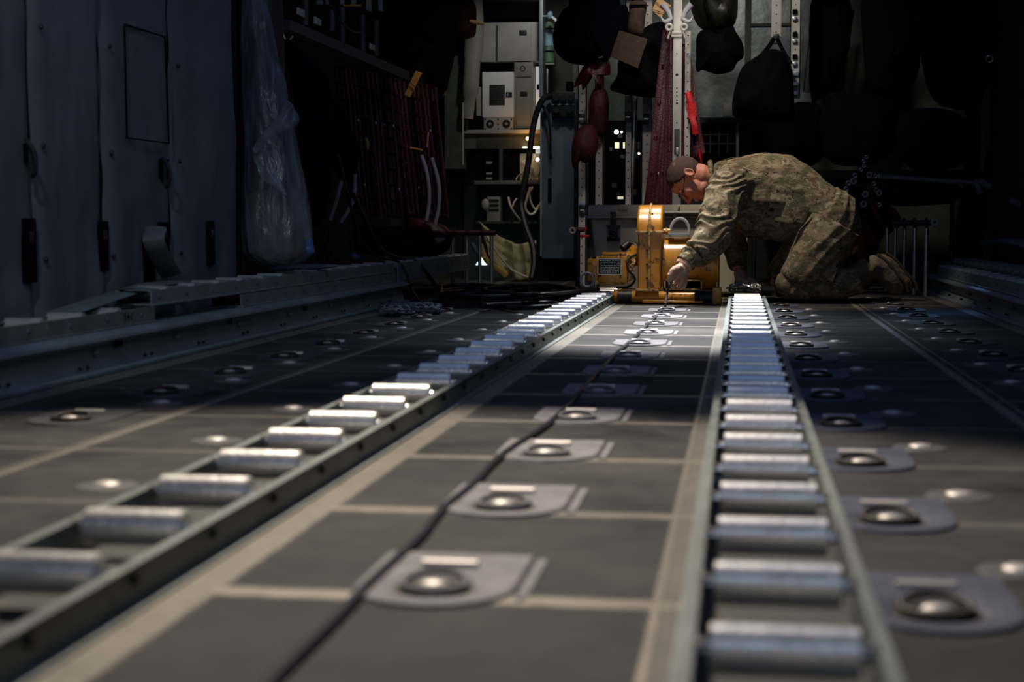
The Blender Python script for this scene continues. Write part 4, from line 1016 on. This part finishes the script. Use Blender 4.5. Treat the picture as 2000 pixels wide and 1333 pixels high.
# netting
def netting(name, outline, d, label, cat='netting', step=5, amp=.03, m=M_red, seed=0, r=.019, horiz=70, yl=0):
    """hanging straps gathered in folds: top edge and bottom edge in photo pixels"""
    (tx0, ty0), (tx1, ty1), (bx1, by1), (bx0, by0) = outline
    t = thing(name, label, cat, P((bx0+bx1)/2, max(by0, by1), d))
    n = max(3, int(abs(bx1-bx0+tx1-tx0)/2/step)); b = MB(); rnd = random.Random(seed)
    def q(u, v):
        x = (tx0*(1-u)+tx1*u)*(1-v)+(bx0*(1-u)+bx1*u)*v; y = (ty0*(1-u)+ty1*u)*(1-v)+(by0*(1-u)+by1*u)*v
        return P(x, y, d-amp*2*math.sin(u*n*1.3+seed)+.5*amp*noise.noise(V((u*9, v*5, seed)))+yl*v)
    for i in range(n+1):
        u = i/n; j = rnd.uniform(-.3,.3)/n
        b.loft([q(min(1,max(0,u+j*math.sin(v/10*6.3))), v/10) for v in range(11)], [(r, .003)]*11, 6, up=(0,1,0))
    b.build('vertical_straps', m, t)
    b = MB(); k = max(2, int((by0-ty0)/horiz))
    for i in range(k+1): b.loft([q(u/16, i/k) + V((0,-.006,0)) for u in range(17)], [(.003, r*.8)]*17, 6, up=(0,0,1))
    b.build('cross_straps', m, t)
    for i in range(0, n+1, 2):
        for v in (.35,.8):
            if rnd.random() < .4: MB().box(q(i/n, v)+V((0,-.012,0)), (.012,.008,.016), chamfer=.002).build('buckle', M_silver, t)
    return t
netting('red_netting', [(1300,60),(1312,60),(1308,410),(1262,410)], 9.85, 'dark red webbing net hanging left of the main pole', seed=1)
netting('red_netting', [(1330,90),(1340,90),(1372,300),(1330,330)], 10.0, 'dark red webbing hanging right of the main pole', seed=2, step=5)
tag(MB().loft(catmull([P(1343,180,9.85),P(1350,205,9.84),P(1352,228,9.84),P(1356,245,9.83),P(1358,262,9.84)],4), [(.012,.02)]*4+[(.006,.028)]*5+[(.006,.02)]*8, 10, up=(1,0,0)).build('webbing_strap', M_redb), 'bright scarlet webbing strap lit beside the main pole', 'strap')
tag(MB().loft(catmull([P(1366,293,9.9),P(1367,305,9.88),P(1370,318,9.88)],3), [(.008,.01),(.008,.015),(.008,.02),(.01,.02),(.01,.02),(.008,.02),(.006,.01)], 8).build('webbing_strap', M_redb), 'small scarlet strap end just above the bowed head', 'strap')
bag('sleeping_bag', [(1352,-20),(1430,-22),(1440,10),(1436,45),(1415,62),(1380,60),(1356,40)], 10.1, .32, M_olive, 'shiny dark olive stuff sack right of the main pole top', seed=7, amp=.02, straps=[([(1375,-10,9.9),(1382,20,9.9),(1400,50,9.92)], .01, M_black)])
bag('kit_bag', [(1362,66),(1385,52),(1410,56),(1428,46),(1438,62),(1452,85),(1453,112),(1440,122),(1428,140),(1400,143),(1372,136),(1361,138),(1360,100)], 10.1, .3, M_black, 'round black kit bag hanging under the olive stuff sack', seed=8, amp=.015)
bag('backpack', [(1500,98),(1525,100),(1545,125),(1552,190),(1548,235),(1500,238),(1440,232),(1430,215),(1436,170),(1450,132),(1475,112)], 10.0, .35, M_black, 'large black backpack hanging from a cream stanchion', 'backpack', seed=9, amp=.015,
    straps=[([(1512,75,10.2),(1495,100,10.0),(1480,115,9.9)], .014, M_black), ([(1518,75,10.2),(1530,100,10.0),(1545,125,9.9)], .012, M_black)])
# dark gear on the right
for pts, d, th, m, lb, s in (
  ([(1590,-20),(1650,-20),(1665,40),(1650,120),(1620,180),(1585,190),(1580,100)], 10.65, .2, M_black, 'dark slanted seat back at upper right beside the cream stanchion', 1),
  ([(1690,-20),(1790,-20),(1800,60),(1790,150),(1750,190),(1700,170),(1685,90)], 10.0, .3, M_black, 'black coat hanging at upper right, left of the buckled straps', 2),
  ([(1800,-20),(1930,-20),(1935,90),(1925,180),(1880,215),(1820,190),(1795,90)], 9.6, .3, M_navy, 'black coat hanging at upper right, nearest the right wall', 3),
  ([(1620,190),(1700,185),(1745,215),(1750,290),(1700,320),(1630,320),(1600,270)], 10.4, .35, M_black, 'dark rucksack sitting low at right above the tube bundle', 4),
  ([(1480,238),(1560,200),(1610,215),(1615,300),(1560,330),(1500,330),(1470,300)], 10.95, .35, M_black, 'black bundle of gear directly above the kneeling back', 5),
  ([(1760,220),(1860,215),(1900,260),(1890,320),(1800,335),(1755,300)], 9.9, .3, M_black, 'black bundle above the long silver pole', 6)):
    bag('gear_bundle', pts, d, th, m, lb, 'gear', seed=s+20, amp=.02)
t = thing('troop_seat', 'black stowed troop seat behind the kneeling person, under the dark gear', 'seat', (.8, 10.5, 0))
MB().box((.75,10.5,.70), (1.4,1.1,.06), chamfer=.01).build('seat_pan', M_black, t)
for x in (.1,.75,1.4): MB().cyl((x,10.9,0), (x,10.9,.68), .015, 10).build('seat_leg', M_bolt, t)
t = thing('hanging_bar', 'dull overhead bar from which the bags hang', 'bar', (0,10.15,2.0))
MB().cyl((-1.6,10.15,2.0), (1.48,10.15,2.0), .02, 14).build('bar_tube', M_bolt, t)
# slanted dark struts upper right
for k, (a, c, w) in enumerate((((1596,0),(1575,180),9),((1612,0),(1588,185),5),((1660,20),(1625,180),12))):
    tag(MB().loft([P(*a,11.0), P(*c,11.0)], [(w*mpp(11)/1.3,.02)]*2, 8, up=(0,1,0)).build('seat_strut', mat('dull strut', (.035,.037,.045), .6)), ['dark slanted strut nearest the cream stanchion at upper right','thin slanted strut second from the cream stanchion','broad dark slanted strut farthest from the cream stanchion'][k], 'strut')
tag(MB().tube(catmull([P(1795,19,9.3),P(1785,29,9.3),P(1798,42,9.3)],3), .004, 6).build('hook', M_bolt), 'small metal hook high on the dark coats at right', 'hook')
t = thing('carabiner', 'dull carabiner clip hanging high at far right', 'carabiner', P(1933,135,9.0)); MB().torus(P(1933,115,9), (0,1,.2), .017, .004).build('carabiner_ring', M_silver, t); MB().tube([P(1933,77,9),P(1933,108,9)], .003, 6).build('carabiner_cord', M_bolt, t)
# tube bundle: ends of stowed seat tubes pointing at the camera
te = [(1692,307,4),(1687,315,4),(1688,324,4),(1682,332,4),(1670,343,4.5),(1698,342,6),(1667,354,6.5),(1657,358,5),(1707,359,4.5),(1690,380,6.5),(1717,377,6),(1687,399,6.5),(1718,400,4.5),(1712,372,5),(1653,369,5),(1710,344,4)]
for k, (x, y, r) in enumerate(te):
    d = 9.3+.012*k; c = P(x, y, d); R = r*mpp(d)
    t = thing('seat_tube', 'end of a stowed seat tube, ' + ['topmost in the bundle','just under the topmost end','third down the curved line of small ends','fourth down the curved line of small ends','at the foot of the curved line of small ends','large bright washer next to the long silver pole','large washer at the upper left of the bundle','half hidden at the far left of the bundle','small ring at the right of the bundle middle','large washer in the middle of the bundle','brightest washer at the right of the bundle','large washer at the bottom of the bundle','small ring at the bottom right of the bundle','tucked behind the brightest washer','lowest at the left, against the uniformed back','joined to the long silver pole'][k], 'tube end', c, 'bundle of stowed seat tubes right of the kneeling person')
    MB().torus(c, (0,1,0), R*.75, R*.28, 20, 8).build('end_ring', M_pale if r > 5 else M_silver, t); MB().cyl(c+V((0,.01,0)), c+V((.06,.9,-.02)), R*.62, 12).build('tube_shaft', M_red if r > 5 else M_bolt, t)
tag(MB().cyl(P(1716,344,9.2), P(1905,358,9.35), .014, 14).build('silver_pole', M_silver), 'long thin silver pole lying level right of the tube bundle', 'pole')
tag(MB().inflate([(1720,352),(1760,348),(1820,356),(1870,362),(1880,385),(1840,400),(1780,402),(1735,398),(1716,380)], 9.5, .2, 6, 31, .03).build('red_seat_fabric', M_redd), 'heap of dark red seat fabric under the long silver pole', 'fabric')
tag(MB().inflate([(1690,405),(1740,400),(1760,440),(1720,470),(1700,560),(1680,560),(1672,480)], 9.9, .12, 6, 32, .02).build('red_seat_fabric', M_redd), 'dark red fabric hanging down behind the boots', 'fabric')
for k, (a, c) in enumerate((((1905,352),(1915,378)), ((1912,352),(1935,366)), ((1972,390),(1996,403)))):
    tag(MB().loft([P(*a,8.9), P(*c,8.9)], [(.016,.008)]*2, 10, up=(0,1,0)).build('strap_end', mat('dull lilac strap', (.09,.08,.1), .6)), ['dull metal strap end hanging at far right, steeper one','dull metal strap end hanging at far right, shallower one','small violet strap end at the right edge of the photo'][k], 'strap')
# ------------------------------------------------------------------ right seat frame
def seat_frame(lbl, tubes, d, ytop, ybot, bar, m, rb, ring):
    t = thing('folding_seat', lbl, 'seat frame', P((tubes[0]+tubes[-1])/2, ybot, d))
    MB().cyl(P(bar[0], ytop, d), P(bar[1], ytop, d+.0), rb, 14).build('seat_bar', m, t)
    if ring: c = P(*ring, d-.03); r = MB().torus(c, (0,1,0), .016, .008, 20, 8).build('end_washer', M_pale, t)
    return t
t = seat_frame('folded seat frame with bare tube legs right of the boots', (1734,1812), 9.3, 436, 580, (1742,1826), M_bolt, .017, (1826,435))
for x, d in ((1734,9.75),(1750,9.6),(1768,9.45),(1788,9.25),(1811,9.05)):
    MB().cyl(P(x-1,440,d), V((P(x-1,440,d).x, d, 0)), .0115, 14).build('leg', M_silver, t); MB().torus(P(x-2,436,d), (1,0,0), .024, .007, 16, 8).build('leg_clamp', M_bolt, t)
t = seat_frame('red wrapped seat bar on bright tube legs left of the cable heap', (883,967), 10.2, 455, 555, (866,968), M_red, .019, (866,457))
for k, x in enumerate((884, 912, 937, 960)):
    d = 10.35+.1*k; a = P(x, 460, d); MB().cyl(a, V((a.x, d, 0)), .013, 14).build('leg', M_silver, t)
for x in (888, 914, 941): MB().torus(P(x,455,10.2), (1,0,0), .02, .008, 16, 8).build('wrap_band', M_redbag, t)
t = seat_frame('short red seat end with a round washer beside the beige-grey case', (1130,1136), 10.0, 449, 555, (1118,1142), M_red, .015, (1118,451))
MB().cyl(P(1129,452,10.0), V((P(1129,452,10.0).x, 10.0, 0)), .014, 12).build('leg', M_bolt, t)
b = MB().pbox(1122,444,1146,450,10.0,.03,.004); b.pbox(1130,459,1150,464,10.0,.03,.004); b.build('red_strap', M_redb, t)
# yellow canvas
b = MB(); vs_ = []; n, m_ = 14, 14
top = [(938,470),(965,478),(1000,490),(1044,470)]; bot = [(946,540),(975,556),(1010,552),(1042,544)]
def lerpc(c, u):
    k = min(int(u*3), 2); f = u*3-k; return (c[k][0]*(1-f)+c[k+1][0]*f, c[k][1]*(1-f)+c[k+1][1]*f)
tp = [(934,432),(975,462),(1010,478),(1046,470)]; bt = [(950,500),(985,530),(1015,548),(1038,546)]
fs = []
for i in range(n+1):
    for j in range(m_+1):
        a = lerpc(tp, i/n); c = lerpc(bt, i/n); v = j/m_; x, y = a[0]*(1-v)+c[0]*v, a[1]*(1-v)+c[1]*v+4*math.sin(v*3)
        vs_.append(P(x, y, 11.0-.05*math.sin(i*.9)-.04*v+.02*noise.noise(V((i*.5, j*.5, 1)))))
for i in range(n):
    for j in range(m_): fs.append((i*(m_+1)+j, (i+1)*(m_+1)+j, (i+1)*(m_+1)+j+1, i*(m_+1)+j+1))
b.add(vs_, fs); t = thing('canvas_sheet', 'sagging yellowed canvas sheet draped down to the floor left of the black hose', 'canvas', P(1000,552,11)); o = b.build('canvas', M_tarp, t); sm = o.modifiers.new('solid', 'SOLIDIFY'); sm.thickness = .006
MB().loft(catmull([P(938,478,10.9),P(950,508,10.9),P(975,528,10.9),P(990,540,10.9)],4), [(.02,.006)]*13, 8, up=(0,1,0)).build('yellow_edge', M_tarpy, t)
MB().loft(catmull([P(950,460,10.88),P(970,492,10.86),P(1000,528,10.88),P(1040,545,10.9)],4), [.008]*13, 8).build('rolled_hem', M_cream, t)
t = thing('cyan_light', 'small glowing cyan triangle of light low behind the seat legs', 'lit panel', P(945,520,11.3)); MB().prism([P(929,518,11.3),P(943,497,11.3),P(957,518,11.3)], (0,.01,0)).build('glow_pane', M_cyan, t)
MB().prism([P(928,521,11.29),P(957,521,11.29),P(957,527,11.29),P(942,528,11.29)], (0,.02,0)).build('lower_frame', M_column, t)
tag(MB().loft(catmull([P(921,475,11.1),P(930,490,11.1),P(938,503,11.1)],3), [.016]*7, 8).build('blue_strap', M_column), 'blue-grey strap curling over the cyan glow', 'strap')
# tiny lights
for k, (x, y, r, lb) in enumerate(((1204,258,.016,'round bright indicator lamp beside the short cream stanchion'),(1214,258,.008,'tiny indicator lamp right of the round bright one'),(1487,291,.008,'thin cool lamp right above the uniformed back'),(1248,300,.008,'tiny lamp between the cream stanchions'))):
    t = thing('indicator_lamp', lb, 'lamp', P(x,y,11.2)); MB().ell(P(x,y,11.2), (r,r,r*(2.5 if k == 2 else 1)), nu=12, nv=8).build('bulb', M_bulb if k in (0,2) else M_warmdot, t); MB().cyl(P(x,y,11.21), P(x,y,11.3), r*.8, 8).build('socket', M_bolt, t)
b = MB().pbox(1201,278,1209,290,11.25,.02); b.pbox(1217,278,1222,290,11.25,.02); tag(b.build('lit_sign', mat('cream lit sign', (1,.95,.6), .4, emit=(1,.93,.6), estr=.9)), 'two small cream lit squares low between the stanchions', 'sign')
tag(MB().pbox(1206,384,1217,389,11.0,.02).build('lit_tab', mat('cream tab', (1,.95,.7), .4, emit=(1,.93,.65), estr=.6)), 'small cream tab above the beige-grey case lid', 'tab')
# dark equipment behind stanchions
t = card('equipment_rack', 'dark rack of wired equipment right of the main pole', 'rack', 1370, 236, 1445, 310, 11.2, .3, M_dark, .003)
child(t, 'top_rail', 1366, 233, 1462, 240, 11.15, .05, M_bulkd)
for x in (1386,1403,1420): child(t, 'divider', x, 246, x+2, 300, 11.19, .02, M_bulkd)
for y in (262,280): child(t, 'shelf_edge', 1372, y, 1440, y+2, 11.19, .02, M_bulkd)
child(t, 'upright', 1438, 236, 1443, 310, 11.15, .05, M_grey)
tag(MB().loft(catmull([P(1498,236,11.0),P(1500,262,11),P(1494,285,11),P(1496,300,11)],3), [(.018,.006)]*10, 8, up=(0,1,0)).build('grey_strap', M_grey), 'grey strap hanging beneath the black backpack', 'strap')
t = card('equipment_rack', 'dark equipment wall below the hanging bags, between the stanchions', 'rack', 1150, 236, 1300, 430, 11.3, .3, M_dark, .003)
random.seed(8)
for k in range(14):
    x, y = random.uniform(1180,1290), random.uniform(260,380); child(t, 'module', x, y, x+random.uniform(6,14), y+random.uniform(5,16), 11.28, .03, random.choice([M_bulkd, M_bolt, M_plate, M_column]))
card('data_card', 'riveted pale data plate low on the alloy bulkhead sheet', 'plate', 1412, 202, 1430, 226, 11.6, .02, M_grey)
struct(MB().pbox(1456,-40,1464,236,11.58,.05).build('trim_4', M_bulkd)); struct(MB().pbox(1462,46,1545,50,11.59,.03).build('trim_5', M_bulkd))
struct(MB().pbox(1120,232,1470,238,11.5,.1).build('trim_6', M_bulkd))
card('dark_stowage', 'dark stowage hamper under the slanted seat back at right', 'hamper', 1590, 190, 1660, 330, 11.1, .4, M_black, .02) if False else None
# ------------------------------------------------------------------ left side gear
t = thing('wall_shelf', 'dark slanting shelf rail with small labels high on the left side', 'shelf', PX(700,120,-1.9))
MB().prism([PX(566,38,-1.88),PX(566,58,-1.88),PX(800,158,-1.88),PX(800,140,-1.88)], (-.05,0,0)).build('shelf_rail', mat('dull bracket grey', (.055,.052,.06), .6), t)
for x, y in ((620,42),(587,24),(727,92)): MB().box(PX(x,y,-1.86), (.01,.1,.03), chamfer=.003).build('pale_label', M_pale, t)
for x, y0, y1 in ((648,20,60),(668,15,95),(708,30,100),(735,40,110),(596,0,50)): MB().loft([PX(x,y0,-1.89), PX(x,y1,-1.89)], [.015]*2, 8).build('shelf_post', mat('dull post', (.045,.042,.05), .6), t)
tag(MB().tube(catmull([PX(640,-10,-1.8),PX(652,20,-1.8),PX(668,45,-1.8),PX(690,62,-1.8),PX(705,62,-1.8)],5), .006, 8).build('cord', M_bolt), 'thin cord sagging in front of the shelf posts', 'cord')
t = thing('overhead_tray', 'white slatted overhead tray at the top edge left of the lockers', 'tray', P(690,10,9.2))
MB().prism([P(606,12,9.2),P(700,9,9.2),P(745,26,9.0),P(745,-40,9.0),P(606,-40,9.2)], (0,.03,0)).build('tray_face', M_bulkd, t)
for x0, x1 in ((618,630),(636,643),(664,672),(686,695),(715,725),(739,747)): MB().prism([P(x0,-30,8.98),P(x1,-30,8.98),P(x1,9 if x1 < 700 else 22,8.98),P(x0,9 if x1 < 700 else 20,8.98)], (0,.012,0)).build('slat', M_pale, t)
MB().pbox(670,9,705,12,8.97,.01).build('orange_trim', M_orange, t)
bag('jacket_bundle', [(556,80),(590,100),(640,150),(650,240),(645,330),(635,420),(600,440),(590,300),(575,180)], 7.9, .25, M_navy, 'navy jacket hanging right behind the plastic-wrapped post', 'jacket', seed=12, amp=.03)
t = bag('jacket_bundle', [(632,195),(650,190),(678,230),(700,290),(690,340),(660,350),(645,290)], 8.4, .2, M_navy, 'navy folded garment with a silver zip pull on the left side', 'jacket', seed=13, amp=.02); MB().tube(catmull([P(641,188,8.28),P(645,196,8.27),P(649,198,8.27),P(647,190,8.27)],3), .004, 6).build('zip_pull', M_silver, t)
bag('jacket_bundle', [(760,-20),(880,-20),(892,60),(880,150),(850,190),(830,100),(800,150),(770,100)], 10.2, .3, M_black, 'black coats hanging above the orange tag', 'jacket', seed=14, amp=.03)
t = bag('tool_case', [(886,4),(925,2),(930,40),(925,72),(890,66)], 10.4, .2, mat('deep maroon cloth', (.06,.008,.01), .7, bump=.3), 'deep maroon case hanging left of the pale locker', 'case', seed=15, amp=.01)
tag(MB().loft(catmull([P(918,41,10.2),P(930,44,10.2),P(946,46,10.2)],3), [.008,.012,.014,.014,.012,.01,.006], 8).build('tan_strap', M_card), 'tan strap end catching light beside the maroon case', 'strap')
bag('mask_bundle', [(838,130),(862,120),(874,150),(872,185),(858,195),(842,190),(834,160)], 10.7, .15, M_plate, 'dark tangle of grey straps right of the orange tag', 'gear', seed=16, amp=.03, straps=[([(845,135,10.5),(856,150,10.5),(848,180,10.5)], .012, M_hose), ([(868,140,10.5),(860,160,10.5),(866,185,10.5)], .01, M_grey)])
for k, (x0, x1, lb) in enumerate(((655,760,'dark red webbing seat back hanging on the left side, nearer one'),(760,850,'dark red webbing seat back hanging on the left side, farther one'))):
    netting('webbing_seat_back', [(x0,130+20*k),(x1,150+20*k),(x1+25,425),(x0+30,415)], 9.3+.7*k, lb, 'seat webbing', step=8, amp=.03, m=M_red, seed=k+5, horiz=30, r=.011)
for k, (pts, lb) in enumerate((([(823,303),(832,330),(838,365),(838,400),(833,432)], 'pale curved strap on the red seat webbing, left of its pair'), ([(843,308),(853,340),(858,370),(857,405),(850,440)], 'pale curved strap on the red seat webbing, right of its pair'),
    ([(670,340),(663,370),(655,400),(645,430)], 'dim curved pale strap low at left, left of its pair'), ([(694,340),(692,380),(684,405),(665,435)], 'dim curved pale strap low at left, right of its pair'))):
    d = 9.9 if k < 2 else 9.1
    tag(MB().loft(catmull([P(x,y,d) for x,y in pts],5), [(.011,.004)]*(5*(len(pts)-1)+1), 8, up=(0,1,0)).build('curved_strap', M_hose), lb, 'strap')
tag(MB().loft([P(801,289,9.85),P(826,294,9.85)], [.008,.006], 8).build('orange_webbing_end', M_orange), 'thin orange strap lying level above the pale curved straps', 'strap')
tag(MB().loft([P(715,270,9.1),P(718,278,9.1),P(719,293,9.1)], [.006,.012,.003], 8).build('orange_clip', M_orange), 'small orange clip on the nearer red seat webbing', 'clip')
tag(MB().loft([P(837,258,9.8),P(834,288,9.8)], [.005,.006], 8).build('orange_strap', M_orange), 'short upright orange cord above the pale curved straps', 'cord')
tag(MB().loft(catmull([P(803,480,10.0),P(830,478,10.0),P(852,470,10.0),P(868,464,10.0)],4), [(.008,.02)]*13, 8).build('pale_strap', M_hose), 'pale flat strap lying slanted left of the red wrapped seat bar', 'strap')
tag(MB().inflate([(700,440),(790,445),(860,448),(885,462),(860,500),(780,500),(700,495),(690,465)], 10.1, .35, 6, 40, .03).build('folded_seat_cloth', M_black), 'dark folded seat cloth behind the end of the side rail', 'cloth')
tag(MB().inflate([(800,425),(850,432),(880,452),(868,460),(820,455),(795,445)], 9.95, .12, 6, 41, .02).build('red_seat_cloth', M_red), 'small dark red cloth folded at the foot of the seat webbing', 'cloth')
# rubbish behind the rail
random.seed(21)
for k in range(12):
    x = random.uniform(618,700); y = random.uniform(455,505)
    tag(MB().tube(catmull([P(x,y,8.8),P(x+random.uniform(-12,12),y+15,8.7),P(x+random.uniform(-16,20),y+32,8.75)],4), .007, 6).build('loose_strap', random.choice([M_dim,M_bolt,M_bolt])), 'one of the loose dark straps tangled behind the side rail', 'strap', 'loose dark straps behind the side rail')
tag(MB().inflate([(745,495),(760,490),(775,505),(765,515),(748,512)], 8.0, .05, 5, 50, .01).build('blue_rag', M_bluel) if False else MB().inflate([(684,497),(694,494),(706,503),(700,510),(688,509)], 8.3, .05, 5, 50, .01).build('pale_rag', M_column), 'small pale blue rag behind the side rail', 'rag')
# ------------------------------------------------------------------ plastic-wrapped post
PDp = 6.12
t = thing('wrapped_post', 'post wrapped in cloudy plastic sheeting standing beside the lined left wall', 'wrapped post', P(545,540,PDp))
MB().pbox(467,-60,474,545,6.11,.05,.01).build('gap_shade_strip', M_wallL, t)  # dark strip standing in for the shadowed gap beside the lining
MB().loft([P(505,-60,PDp+.1), P(520,500,PDp+.1)], [.09,.1], 20).build('inner_post', mat('brown grey post', (.03,.022,.024), .6), t)
MB().inflate([(482,385),(520,372),(560,378),(590,400),(600,450),(602,500),(570,515),(520,512),(485,490),(476,440)], PDp, .16, 6, 66, .02).build('inner_bundle', mat('brown grey bundle', (.07,.05,.045), .7, bump=.4, bscale=20), t)
rings = [(-60,472,515),(0,472,522),(40,470,532),(80,470,540),(120,470,548),(160,471,560),(200,472,566),(240,474,575),(280,476,582),(320,474,590),(360,470,597),(400,468,603),(440,466,608),(470,468,612),(495,474,610),(515,500,590),(520,520,570)]
b = MB(); nn = 56; vs_ = []; fs = []
for i, (y, xl, xr) in enumerate(catmull([(a, c, e) for a, c, e in rings], 4)):
    cc = P((xl+xr)/2, y, PDp); R = (xr-xl)/2*mpp(PDp)
    for j in range(nn):
        th = 2*math.pi*j/nn
        g = 1+.16*noise.noise(V((math.cos(th)*2.2, math.sin(th)*2.2, cc.z*1.3)))+.07*abs(noise.noise(V((math.cos(th)*6, math.sin(th)*6, cc.z*5))))
        g = g if abs(math.cos(th)) < .9 else 1+(g-1)*.3
        vs_.append(cc+V((math.cos(th)*R*g, math.sin(th)*R*.8*g, 0)))
K = len(vs_)//nn
for i in range(K-1):
    for j in range(nn): fs.append((i*nn+j, i*nn+(j+1) % nn, (i+1)*nn+(j+1) % nn, (i+1)*nn+j))
b.add(vs_, fs); b.build('plastic_sheet', M_plastic, t, angle=70)
MB().inflate([(493,292),(505,270),(530,240),(555,212),(560,198),(572,204),(583,232),(576,246),(558,254),(535,264),(515,282),(500,302)], PDp-.22, .05, 5, 60, .014, 16).build('plastic_fold', M_plastic, t)
MB().inflate([(493,300),(515,285),(530,310),(545,345),(561,383),(535,365),(512,352),(503,330)], PDp-.2, .035, 5, 61, .01, 14).build('plastic_flap', M_plastic, t)
tag(MB().inflate([(598,470),(608,466),(612,482),(614,494),(600,498),(596,485)], 6.0, .05, 5, 70, .008).build('blue_bottle_end', mat('blue plastic', (.08,.14,.35), .4)), 'small blue plastic item at the foot of the wrapped post', 'plastic item')
tag(MB().inflate([(520,527),(560,518),(640,516),(665,520),(620,527),(560,536),(530,540)], 6.6, .08, 5, 71, .012).build('grey_sheet', M_quilt), 'flat grey sheet lying over the tray at the foot of the wrapped post', 'sheet')
t = thing('carabiner', 'pair of dull carabiners hanging beside the top of the wrapped post', 'carabiner', P(560,60,7.6))
MB().tube(catmull([P(556,42,7.6),P(570,60,7.6),P(571,70,7.6),P(566,78,7.6)],4), .004, 6).build('carabiner_gate', M_silver, t); MB().tube([P(546,49,7.6),P(557,77,7.6)], .004, 6).build('carabiner_spine', M_silver, t)
# ------------------------------------------------------------------ light
SC.world = bpy.data.worlds.new('world'); SC.world.use_nodes = True
bg = SC.world.node_tree.nodes['Background']; bg.inputs[0].default_value = (.35,.45,.65,1); bg.inputs[1].default_value = .12
def spot(loc, to, e, col, size, blend, rad_):
    l = bpy.data.lights.new('unseen_spot', 'SPOT'); l.energy = e; l.color = col; l.spot_size = math.radians(size); l.spot_blend = blend; l.shadow_soft_size = rad_  # spots out of view; several only added to lift dim parts
    o = bpy.data.objects.new('unseen_spot', l); COL.objects.link(o); o.location = loc; o.rotation_euler = (V(to)-V(loc)).to_track_quat('-Z', 'Y').to_euler(); return o
def area(loc, to, e, col, sx, sy):
    l = bpy.data.lights.new('added_fill_light', 'AREA'); l.energy = e; l.color = col; l.shape = 'RECTANGLE'; l.size = sx; l.size_y = sy  # fill lights added to lift the dark hold, no fixture
    o = bpy.data.objects.new('added_fill_light', l); COL.objects.link(o); o.location = loc; o.rotation_euler = (V(to)-V(loc)).to_track_quat('-Z', 'Y').to_euler(); return o
spot((-.9,3.8,2.6), (-.6,1.75,0), 500, (1,.86,.71), 60, .25, .12)
spot((-.8,3.6,2.6), (-.35,2.3,0), 110, (1,.86,.7), 34, .9, .12)  # added narrow spot, lifts the middle of the near floor
spot((-.5,8.0,2.68), (-.35,6.6,0), 90, (.85,.92,1), 50, .5, .12)
for yy, e in ((5.6, 1250), (6.4, 1100), (7.3, 800)): spot((-.3,yy+1.5,2.68), (-.3,yy,0), e, (1,.98,.97), 24, .85, .1)  # added row of narrow spots, shapes the bright strip of far floor
spot((.04,8.2,2.68), (.04,6.6,0), 90, (1,.99,.97), 26, .9, .08)
spot((-.5,7.55,2.68), (-.0,8.15,.5), 210, (1,.87,.71), 42, .7, .12)
spot((-.3,8.6,2.6), (.05,10.4,1.2), 75, (1,.93,.84), 70, .8, .1)  # added wash to brighten stanchions and bulkhead
spot((-.35,8.0,1.95), (-.3,10.3,.65), 30, (1,.92,.84), 50, .7, .05)  # added low spot, brightens the stanchions below the sacks
spot((-1.45,9.1,2.6), (-1.75,10.6,.2), 20, (1,.93,.84), 50, .7, .08)  # added spot for the seat legs and webbing at left
spot((-1.2,10.2,2.3), (-1.35,11.5,.9), 20, (1,1,.93), 80, .6, .06)
spot((1.3,1.2,2.4), (-1.95,5.2,.6), 42, (.68,.8,1), 52, .6, .4)  # added spot standing in for ramp daylight on the left wall
spot((-1.15,1.5,2.3), (-1.72,4.9,.1), 62, (.85,.95,1), 30, .5, .1)  # added grazing spot, brings out the left rail tops
spot((1.2,11.2,1.9), (.77,6.2,0), 60, (.25,.5,1), 16, .6, .12)  # added blue spot for the glints on the right-hand pans
area((-.3,-.7,2.0), (-1.0,6,.3), 9, (.62,.74,1), 2.6, 1.4)  # added fill behind the camera, stands in for ramp daylight
area((-.2,4.6,2.72), (-.2,4.6,0), 15, (.3,.47,1), 2.6, 6)  # added bluish fill over the whole hold
l = bpy.data.lights.new('amber_lamp_glow', 'POINT'); l.energy = .45;  l.color = (1,.45,.08); l.shadow_soft_size = .03
o = bpy.data.objects.new('amber_lamp_glow', l); COL.objects.link(o); o.location = P(1031,271,BD-.13)
